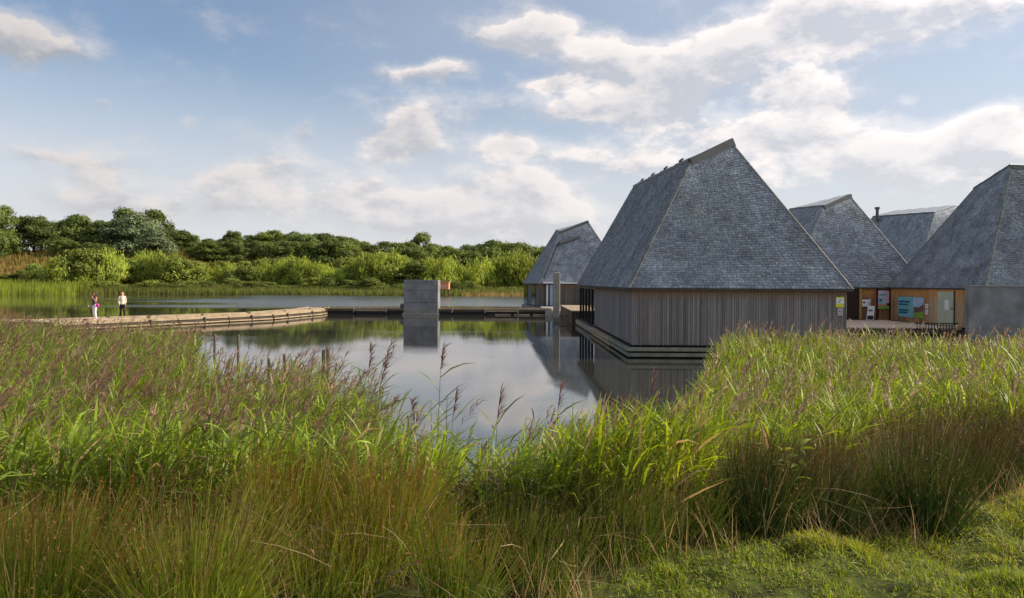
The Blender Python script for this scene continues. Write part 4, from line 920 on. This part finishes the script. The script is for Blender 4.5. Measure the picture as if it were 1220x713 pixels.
def place_reeds():
    rng = np.random.default_rng(33); N_ = 60000
    px = rng.uniform(-70, 1290, N_); D = np.sqrt(rng.uniform(4.2 ** 2, 21 ** 2, N_)); x = (px - 610) / F * D
    ty = np.interp(px, TX, TY); Hh = HY + ROLL * (px - 610)
    zt = 1.88 + .26 * (vnoise(x, D, 1.1, 2) - .5); ctr = np.exp(-((px - 610) / 130) ** 4); zt = zt - .27 * ctr
    Dmax = (CH - zt) * F / (ty - Hh) * np.where((px > 222) & (px < 400), .86, 1.0); yb = y0(x)
    lo = yb + np.where(px < 430, 1.6, .8) * (vnoise(x, D, 1.3, 17) - .5) + np.where(px < 330, -.35, np.where(px < 520, -.30, np.where(px < 860, .25, 1.0)))
    dens = np.where(D < 9, 1.0, .80) * np.where((px > 525) & (px < 560), .45, 1.0)
    keep = (D < Dmax) & (D > lo) & (rng.random(N_) < dens * (.55 + .65 * vnoise(x, D, .9, 8)))
    # keep the target density
    x = x[keep]; D = D[keep]; zt = zt[keep]; px = px[keep]; Dm = Dmax[keep]
    idx = rng.permutation(len(x)); tot = min(len(x), 13500); idx = idx[:tot]; x, D, zt, px, Dm = x[idx], D[idx], zt[idx], px[idx], Dm[idx]
    jit = rng.normal(0, .10, len(x)) - np.abs(rng.normal(0, .10, len(x))); out = rng.random(len(x)) < .03; top = zt + jit + out * rng.uniform(.08, .24, len(x))
    nearb = D < 9.5
    for sel, nr, sd_ in ((nearb & (px < 640), True, 1), (nearb & (px >= 640), True, 2), (~nearb & (px < 640), False, 3), (~nearb & (px >= 640), False, 4)):
        rgt = px[sel].mean() > 640; V, Q, C = reed_bed(x[sel], D[sel], top[sel], 50 + sd_, nr, .30 if not rgt else .17, np.array([1.16, 1.17, .85]) if rgt else np.array([1.08, 1.15, 1.0]))
        lab = ('dense sunlit yellow-green reed bed on the right in front of the buildings' if rgt else 'dense green reed bed with purple-brown plumes at the left') + ('' if nr else ', its far part at the water')
        tag(link('reed_bed', npmesh('reed_bed', V, Q, C), M_leaf), lab, 'reeds', kind='stuff')
    return len(x)
print('reeds', place_reeds())

def single_reed(px, ytop, D, label, lean=.12, plume=True, seed=0, green=(.13, .20, .045)):
    rng = np.random.default_rng(seed); p = at(px, ytop, D); g = float(ground_z(p.x, D)); gz = max(g, -.3); h = p.z - gz
    r = empty('common_reed', (p.x - lean, D, gz)); tag(r, label, 'reed', 'tall reeds standing clear of the bed')
    S = lambda t: Vector((lean * t * t, .02 * t, h * t)); mb = MB(); mb.path([S(t) for t in (0, .25, .5, .75, .92)], [.006, .006, .005, .004, .002], 6, (.22, .24, .08)); mb.build('stem', M_leaf, r, color=True)
    for j in range(10):
        t = .38 + .55 * j / 10; b = S(t); sgn = 1 if j % 2 else -1; az = np.array([(0.15 if sgn > 0 else math.pi - .2) + rng.uniform(-.4, .4)])
        V, Q, C = leaves(np.array([list(b)]), az, np.array([rng.uniform(.6, 1.05)]), np.array([rng.uniform(.26, .40)]), np.array([.022]), np.array([rng.uniform(.05, .35)]), np.array([green]) * rng.uniform(.7, 1.3))
        link('leaf', npmesh('leaf', V, Q, C), M_leaf, r)
    if plume:
        parts = []; T0 = np.array(list(S(.9))); m = 46; t = rng.random(m); ln = .26
        P0 = T0[None] + np.stack([lean * .9 * t * ln * 2.2, 0 * t, t * ln * .9], 1)
        parts.append(leaves(P0, rng.normal(.1, .7, m), rng.uniform(.7, 1.4, m), rng.uniform(.07, .13, m), np.full(m, .009), rng.uniform(.1, .6, m), np.array([[.20, .11, .10]]) * rng.uniform(.6, 1.4, (m, 1)), 3))
        V, Q, C = join(parts); link('plume', npmesh('plume', V, Q, C), M_leaf, r)
single_reed(440, 412, 7.3, 'tall upright reed with rusty plume against the open water, left of the drooping one', .03, True, 1)
single_reed(459, 411, 7.1, 'tall reed with drooping purple plume against the open water', .16, True, 2)
single_reed(456, 432, 7.0, 'shorter reed with dark plume just below the drooping purple one', .12, True, 3)
single_reed(526, 412, 6.6, 'lone pale reed with a narrow folded plume standing in the middle of the water', .05, True, 4, (.20, .24, .11))
single_reed(533, 452, 6.7, 'shorter pale reed right of the lone pale reed', .02, False, 5, (.20, .24, .11))
single_reed(512, 455, 6.5, 'shorter pale reed left of the lone pale reed', -.05, False, 6, (.18, .23, .10))
single_reed(666, 467, 6.4, 'reed with small dark plume in front of the bright water edge', .04, True, 7)
single_reed(777, 450, 7.5, 'reed with pinkish upright plume in front of the dark building reflection', .03, True, 8)

for k_, (px_, yt_, D_, ln_, pl_, lab_) in enumerate(((424, 446, 7.4, .05, False, 'leafy green reed shoot left of the rusty-plumed reed'), (433, 436, 7.2, -.04, False, 'leafy green reed shoot touching the rusty-plumed reed'),
        (448, 441, 7.5, .02, False, 'leafy green reed shoot between the two tall plumed reeds'), (470, 462, 7.0, .10, False, 'low green reed shoot right of the drooping plume, leaning right'),
        (492, 486, 6.6, -.05, True, 'short reed with small dark plume left of the pale group in the water'), (520, 470, 6.4, -.02, False, 'pale leafy reed directly below the lone pale reed'),
        (541, 474, 6.7, .06, True, 'short reed with pinkish plume at the right of the pale group'), (594, 476, 6.3, .05, True, 'thin reed with a bent reddish plume between the pale group and the right-hand bed'))):
    single_reed(px_, yt_, D_, lab_, ln_, pl_, 20 + k_, (.20, .27, .06) if k_ < 4 else (.24, .28, .12))

# stakes of the old fence in the water
for i, (px, yt, D, rad, lab) in enumerate(((233, 394, 16, .035, 'leaning grey stake at the left end of the row in the water'), (256, 398, 16, .03, 'short grey stake second from the left in the water'), (284, 399, 16, .03, 'grey stake third from the left in the water'),
        (320.5, 427, 12.5, .03, 'dark stake half hidden by pale reeds'), (339, 422, 12.5, .03, 'slightly leaning stake right of the half-hidden dark one'), (385.5, 417, 12, .03, 'pale stake of the close pair at the reed edge'), (391, 415, 12, .035, 'dark stake of the close pair at the reed edge'),
        (705, 553, 5.1, .026, 'thick dark stake standing among the near reeds right of centre'))):
    p = at(px, yt, D); o = empty('wooden_stake', (p.x, D, 0)); tag(o, lab, 'stake', 'old fence stakes by the water'); ln = (.12, .01, .0, .02, -.07, .01, .0, 0)[i]
    mb = MB(); mb.path([(-ln, 0, -.6), (-ln * .5, .01, p.z * .5), (0, 0, p.z - .02), (.004, 0, p.z)], [rad * 1.1, rad, rad * .95, rad * .6], 8); mb.build('shaft', M_stake, o, smooth=False)
    MB().path([(-.002, 0, p.z - .16), (-.001, 0, p.z - .14)], [rad * 1.08, rad * 1.08], 8).build('wire_band', M_zinc, o)

# ------------------------------------------------------------------ rushes, herbs, lawn
def rush_arrays(bx, by, rad, hgt, n, seed, gtone, btone, spread=.42, w=.0036, orange=.35):
    """a tussock of stiff round stems fanning out of one crown"""
    rng = np.random.default_rng(seed); a = rng.uniform(0, 6.283, n); rr = rad * np.sqrt(rng.random(n)); x = bx + rr * np.cos(a); y = by + rr * np.sin(a)
    z = ground_z(x, y) - .02; tilt = rng.beta(1.3, 2.2, n) * spread * 2 * (rr / rad * .6 + .4); h = hgt * rng.uniform(.40, 1.15, n) ** .8 * (1 - .15 * tilt); K = 5; P = np.zeros((n, K, 3))
    a2 = a + rng.normal(0, .5, n); wind = .07 * hgt
    for k in range(K):
        t = k / (K - 1); r2 = h * (np.sin(tilt) * t + .10 * tilt * t * t); P[:, k] = np.stack([x + r2 * np.cos(a2) + wind * t * t, y + r2 * np.sin(a2), z + h * np.cos(tilt) * t - .06 * h * tilt * t ** 3], 1)
    cx, cy = rng.normal(0, .07, n), rng.normal(0, .05, n); sx = rng.normal(0, .03, n)
    for k in range(K):
        t = k / (K - 1); P[:, k, 0] += h * (cx * t * t + sx * math.sin(3.1 * t)); P[:, k, 1] += h * cy * t * t
    bk = rng.random(n) < .10; ba = rng.uniform(0, 6.28, n)
    for k in (3, 4): P[bk, k] = P[bk, 2] + (np.stack([np.cos(ba), np.sin(ba), -.35 * (k - 2) + 0 * ba], 1) * (h * .22 * (k - 2))[:, None])[bk]
    W = np.full((n, K), w) * np.array([1.25, 1.1, 1, .8, .35])[None] * rng.uniform(.8, 1.3, (n, 1)); s = rng.uniform(-.6, .6, n); side = np.stack([np.cos(s), np.sin(s), 0 * s], 1)
    g = np.array(gtone); b = np.array(btone); br = (rng.random((n, 1)) < orange); dead = (rng.random((n, 1)) < .05)
    cols = np.zeros((n, K, 3)); 
    for k in range(K):
        t = k / (K - 1); mixb = np.clip((t - .6) / .4, 0, 1) * np.where(br, 1.0, .2); c = g[None] * (1 - mixb) + b[None] * mixb; cols[:, k] = np.where(dead, np.array([[.33, .24, .12]]), c)
    cols *= rng.uniform(.6, 1.35, (n, 1, 1)); parts = [strips(P, W, side, cols)]
    # seed clusters near the tips
    fi = np.where(rng.random(n) < .38)[0]; m = len(fi)
    if m:
        for q in range(2):
            t = rng.uniform(.78, .97, m); i0 = np.minimum((t * (K - 1)).astype(int), K - 2); f = (t * (K - 1) - i0)[:, None]; c = P[fi, i0] * (1 - f) + P[fi, i0 + 1] * f
            parts.append(leaves(c, rng.uniform(0, 6.28, m), rng.uniform(-.2, 1.2, m), rng.uniform(.012, .028, m), rng.uniform(.004, .008, m), np.full(m, .3), b[None] * np.array([[.7, .75, .8]]) * rng.uniform(.4, 1.1, (m, 1)), 3))
    return join(parts)
GR = (.125, .19, .024); GR_SHADE = (.045, .078, .016); OR = (.31, .15, .04); BR = (.18, .10, .04); YG = (.22, .285, .035)  # darkest rush green is lowered to put shade into the right-hand clumps' colour
def tussock(label, px, D, rad, hgt, n, seed, g, b, spread=.42, orange=.35):
    x = ax(px, D); V, Q, C = rush_arrays(x, D, rad, hgt, n, seed, g, b, spread, .0040, orange); V = V - np.array([[x, D, float(ground_z(x, D))]])
    o = link('rush_tussock', npmesh('rush_tussock', V, Q, C), M_rush, None, (x, D, float(ground_z(x, D)))); tag(o, label, 'rush tussock', 'single rush tussocks on the bank'); return o
tussock('dark green fanning rush tussock left of the leafy sapling', 905, 4.55, .16, .62, 900, 1, GR_SHADE, BR, .42, .25)
tussock('dark green fanning rush tussock on the lawn edge at the right', 1108, 4.75, .17, .62, 1000, 2, GR_SHADE, BR, .5, .2)
tussock('orange-tipped rush tussock in front of the gap of open water', 462, 3.95, .17, .68, 1100, 3, YG, OR, .45, .7)
tussock('wide fan of tawny rush stems low in the left foreground', 240, 3.25, .20, .62, 1100, 4, YG, (.30, .15, .06), .62, .5)
tussock('green rush tussock below the thick dark stake', 735, 4.3, .15, .50, 800, 5, GR, BR, .45, .3)
tussock('small green rush tussock beside the flowering herbs', 618, 4.1, .14, .46, 700, 6, GR, BR, .42, .3)
tussock('rush tussock filling the bottom left corner', 45, 3.3, .20, .68, 1000, 7, GR, OR, .5, .5)
tussock('tall orange-brown rush tussock right of the wide tawny fan', 345, 4.1, .18, .70, 1000, 8, YG, OR, .42, .6)
def rush_mass():
    rng = np.random.default_rng(70); parts = []
    spots = []
    for k in range(23):
        px = rng.uniform(-40, 560); D = 3.4 + (2.9 if px < 480 else 1.2) * rng.random() ** 1.5; spots.append((px, D, .52 if px < 330 else .56, YG if rng.random() < .5 else GR, OR if rng.random() < .6 else BR, .38))
    for k in range(9):
        px = rng.uniform(560, 860); D = rng.uniform(3.7, 4.25); spots.append((px, D, .36, GR, BR, .35))
    for k in range(28):
        px = rng.uniform(870, 1290); x4 = ax(px, 5.5); D = float(y0(np.array(x4))) + rng.uniform(-.1, 1.7); spots.append((px, D, .48 + .52 * min(1, max(0, (px - 880) / 200)), GR_SHADE if rng.random() < .6 else GR, (.17, .075, .04), .62))
    for i, (px, D, h, g, b, o) in enumerate(spots):
        x = ax(px, D); lim = float(y0(np.array(x)))
        if px > 760 and D < lim + .25: D = lim + .25; x = ax(px, D)
        gz = float(ground_z(x, D)); hh = min(h * rng.uniform(.8, 1.15), 2.02 - gz)
        if px < 640: hh = min(max(hh, 1.60 - gz), 1.95 - gz) * (1 if D > 4 else .92)
        parts.append(rush_arrays(x, D, rng.uniform(.12, .24), hh, 430, 200 + i, g, b, rng.uniform(.3, .55), .0042, o))
    V, Q, C = join(parts); tag(link('rush_sward', npmesh('rush_sward', V, Q, C), M_rush), 'tangled green and rusty brown rushes covering the bank', 'rushes', kind='stuff')
rush_mass()
def herb(label, px, D, h, seed, flower=True, col=(.10, .15, .035)):
    rng = np.random.default_rng(seed); x = ax(px, D); g = float(ground_z(x, D)); r = empty('flowering_herb' if flower else 'leafy_sapling', (x, D, g)); tag(r, label, 'plant')
    n = 4 if flower else 2; mb = MB(); LV = []; FV = []
    for i in range(n):
        a = rng.uniform(0, 6.28); b = rng.uniform(.02, .12); top = Vector((math.cos(a) * b * 1.5, math.sin(a) * b, h * rng.uniform(.8, 1))); mb.path([(0, 0, 0), top * .5 + Vector((.01, 0, 0)), top], [.006, .005, .003], 6, (.16, .12, .06))
        m = 26; t = rng.uniform(.15, 1, m); B = np.array([list(top * tt) for tt in t]); c = np.array([col]) * rng.uniform(.7, 1.4, (m, 1)); LV.append(leaves(B, rng.uniform(0, 6.28, m), rng.uniform(-.1, .8, m), rng.uniform(.06, .11, m), rng.uniform(.02, .035, m), np.full(m, .3), c, 4))
        if flower:
            m = 60; P = np.array([list(top)]) + rng.normal(0, 1, (m, 3)) * np.array([[.055, .055, .018]]); FV.append(leaves(P, rng.uniform(0, 6.28, m), rng.uniform(.2, 1.4, m), rng.uniform(.012, .025, m), rng.uniform(.010, .018, m), np.full(m, .2), np.array([[.27, .16, .14]]) * rng.uniform(.6, 1.3, (m, 1)), 3))
    mb.build('stem', M_leaf, r, color=True); V, Q, C = join(LV); link('foliage', npmesh('foliage', V, Q, C), M_leaf, r)
    if FV: V, Q, C = join(FV); link('flower_head', npmesh('flower_head', V, Q, C), M_leaf, r)['kind'] = 'stuff'
herb('pink-headed flowering herb left of the pair in front of the reeds', 583, 4.6, .66, 1); herb('pink-headed flowering herb with the tallest flower clusters', 606, 4.7, .72, 2); herb('pink-headed flowering herb right of its neighbours', 632, 4.7, .66, 3)
herb('faded flowering herb close to the open water gap', 560, 4.8, .66, 4, True, (.13, .15, .05)); herb('faded flowering herb beside the orange-tipped rushes', 536, 5.2, .70, 5, True, (.13, .14, .05))
herb('young leafy sapling with yellow-green leaves beside the dark rush tussock', 948, 4.55, .62, 6, False, (.20, .26, .04))
def herb_layer():
    rng = np.random.default_rng(90); n = 15000; px = rng.uniform(520, 900, n); D = rng.uniform(4.1, 6.0, n); x = ax(px, D); k = D > y0(x) + .4; x, D = x[k], D[k]; n = len(x); g = ground_z(x, D)
    z = g + rng.random(n) ** .8 * (.22 + .5 * vnoise(x, D, 2.6, 61)) * np.clip(1.75 - g, .4, 1); B = np.stack([x, D, z], 1); c = np.array([[.13, .175, .035]]) * rng.uniform(.5, 1.5, (n, 1)); d = rng.random((n, 1)) < .2; c = np.where(d, np.array([[.20, .12, .07]]), c)
    V, Q, C = leaves(B, rng.uniform(0, 6.28, n), rng.uniform(-.2, 1.3, n), rng.uniform(.05, .14, n), rng.uniform(.010, .022, n), rng.uniform(.1, .6, n), c, 4)
    tag(link('undergrowth', npmesh('undergrowth', V, Q, C), M_leaf), 'low mixed herbs and leaves between the rushes and the reeds', 'undergrowth', kind='stuff')
herb_layer()
def lawn():
    rng = np.random.default_rng(101); n = 120000; px = rng.uniform(560, 1290, n); D = np.sqrt(rng.uniform(3.0 ** 2, 6.6 ** 2, n)); x = ax(px, D); k = (D < y0(x) + .45) & (px > 680 + 90 * vnoise(D, x, 3, 44)) & (rng.random(n) < .12 + 1.2 * vnoise(x, D, 3.1, 6)); x, D = x[k], D[k]; n = len(x)
    g = ground_z(x, D); tuft = vnoise(x, D, 4.5, 12) * .6 + vnoise(x, D, 11, 13) * .4; L_ = rng.uniform(.015, .05, n) + .20 * np.clip(tuft - .45, 0, 1); B = np.stack([x, D, g - .004], 1)
    y = vnoise(x, D, 1.6, 15)[:, None]; c = (np.array([[.21, .29, .03]]) * (1 - y) + np.array([[.37, .40, .05]]) * y) * rng.uniform(.55, 1.4, (n, 1)); d = rng.random((n, 1)) < .12; c = np.where(d, np.array([[.36, .27, .13]]), c)
    V, Q, C = leaves(B, rng.uniform(0, 6.28, n), rng.uniform(.3, 1.5, n), L_, rng.uniform(.003, .0065, n), rng.uniform(.1, .8, n), c, 3)
    tag(link('lawn_grass', npmesh('lawn_grass', V, Q, C), M_grass), 'short uneven sunlit grass on the bank at the bottom right', 'grass', kind='stuff')
    # dry upright wisps along the lawn edge and the whole near foot of the rushes
    n = 8000; px = rng.uniform(-60, 1290, n); D = rng.uniform(3.2, 6.3, n); x = ax(px, D); yb = y0(x); k = np.where(px < 720, D < 5.2, np.abs(D - yb - .05) < .35) & (vnoise(x, D, 3.3, 21) > .42); x, D = x[k], D[k]; n = len(x)
    B = np.stack([x, D, ground_z(x, D)], 1); c = np.array([[.36, .25, .12]]) * rng.uniform(.5, 1.3, (n, 1)); V, Q, C = leaves(B, rng.uniform(0, 6.28, n), rng.uniform(1.0, 1.55, n), rng.uniform(.12, .38, n), rng.uniform(.003, .006, n), rng.uniform(.02, .3, n), c, 4)
    tag(link('dry_grass', npmesh('dry_grass', V, Q, C), M_grass), 'dry straw-coloured grass wisps at the foot of the rushes', 'grass', kind='stuff')
lawn()
def litter():
    rng = np.random.default_rng(140); n = 900; px = rng.uniform(-60, 1290, n); x0 = ax(px, 4.6); D = np.minimum(y0(x0) + rng.uniform(-.5, 1.2, n), 6.6); x = ax(px, D); k = (px < 720) | (D > y0(x)); x, D = x[k], D[k]; n = len(x)
    B = np.stack([x, D, ground_z(x, D) + rng.uniform(.02, .38, n)], 1); c = np.array([[.30, .22, .13]]) * rng.uniform(.4, 1.5, (n, 1))
    V, Q, C = leaves(B, rng.uniform(0, 6.28, n), rng.uniform(-.35, .8, n), rng.uniform(.15, .5, n), rng.uniform(.003, .007, n), rng.uniform(-.1, .35, n), c, 4)
    tag(link('dead_straw', npmesh('dead_straw', V, Q, C), M_grass), 'dead straw stalks lying tangled through the rushes', 'straw', kind='stuff')
litter()
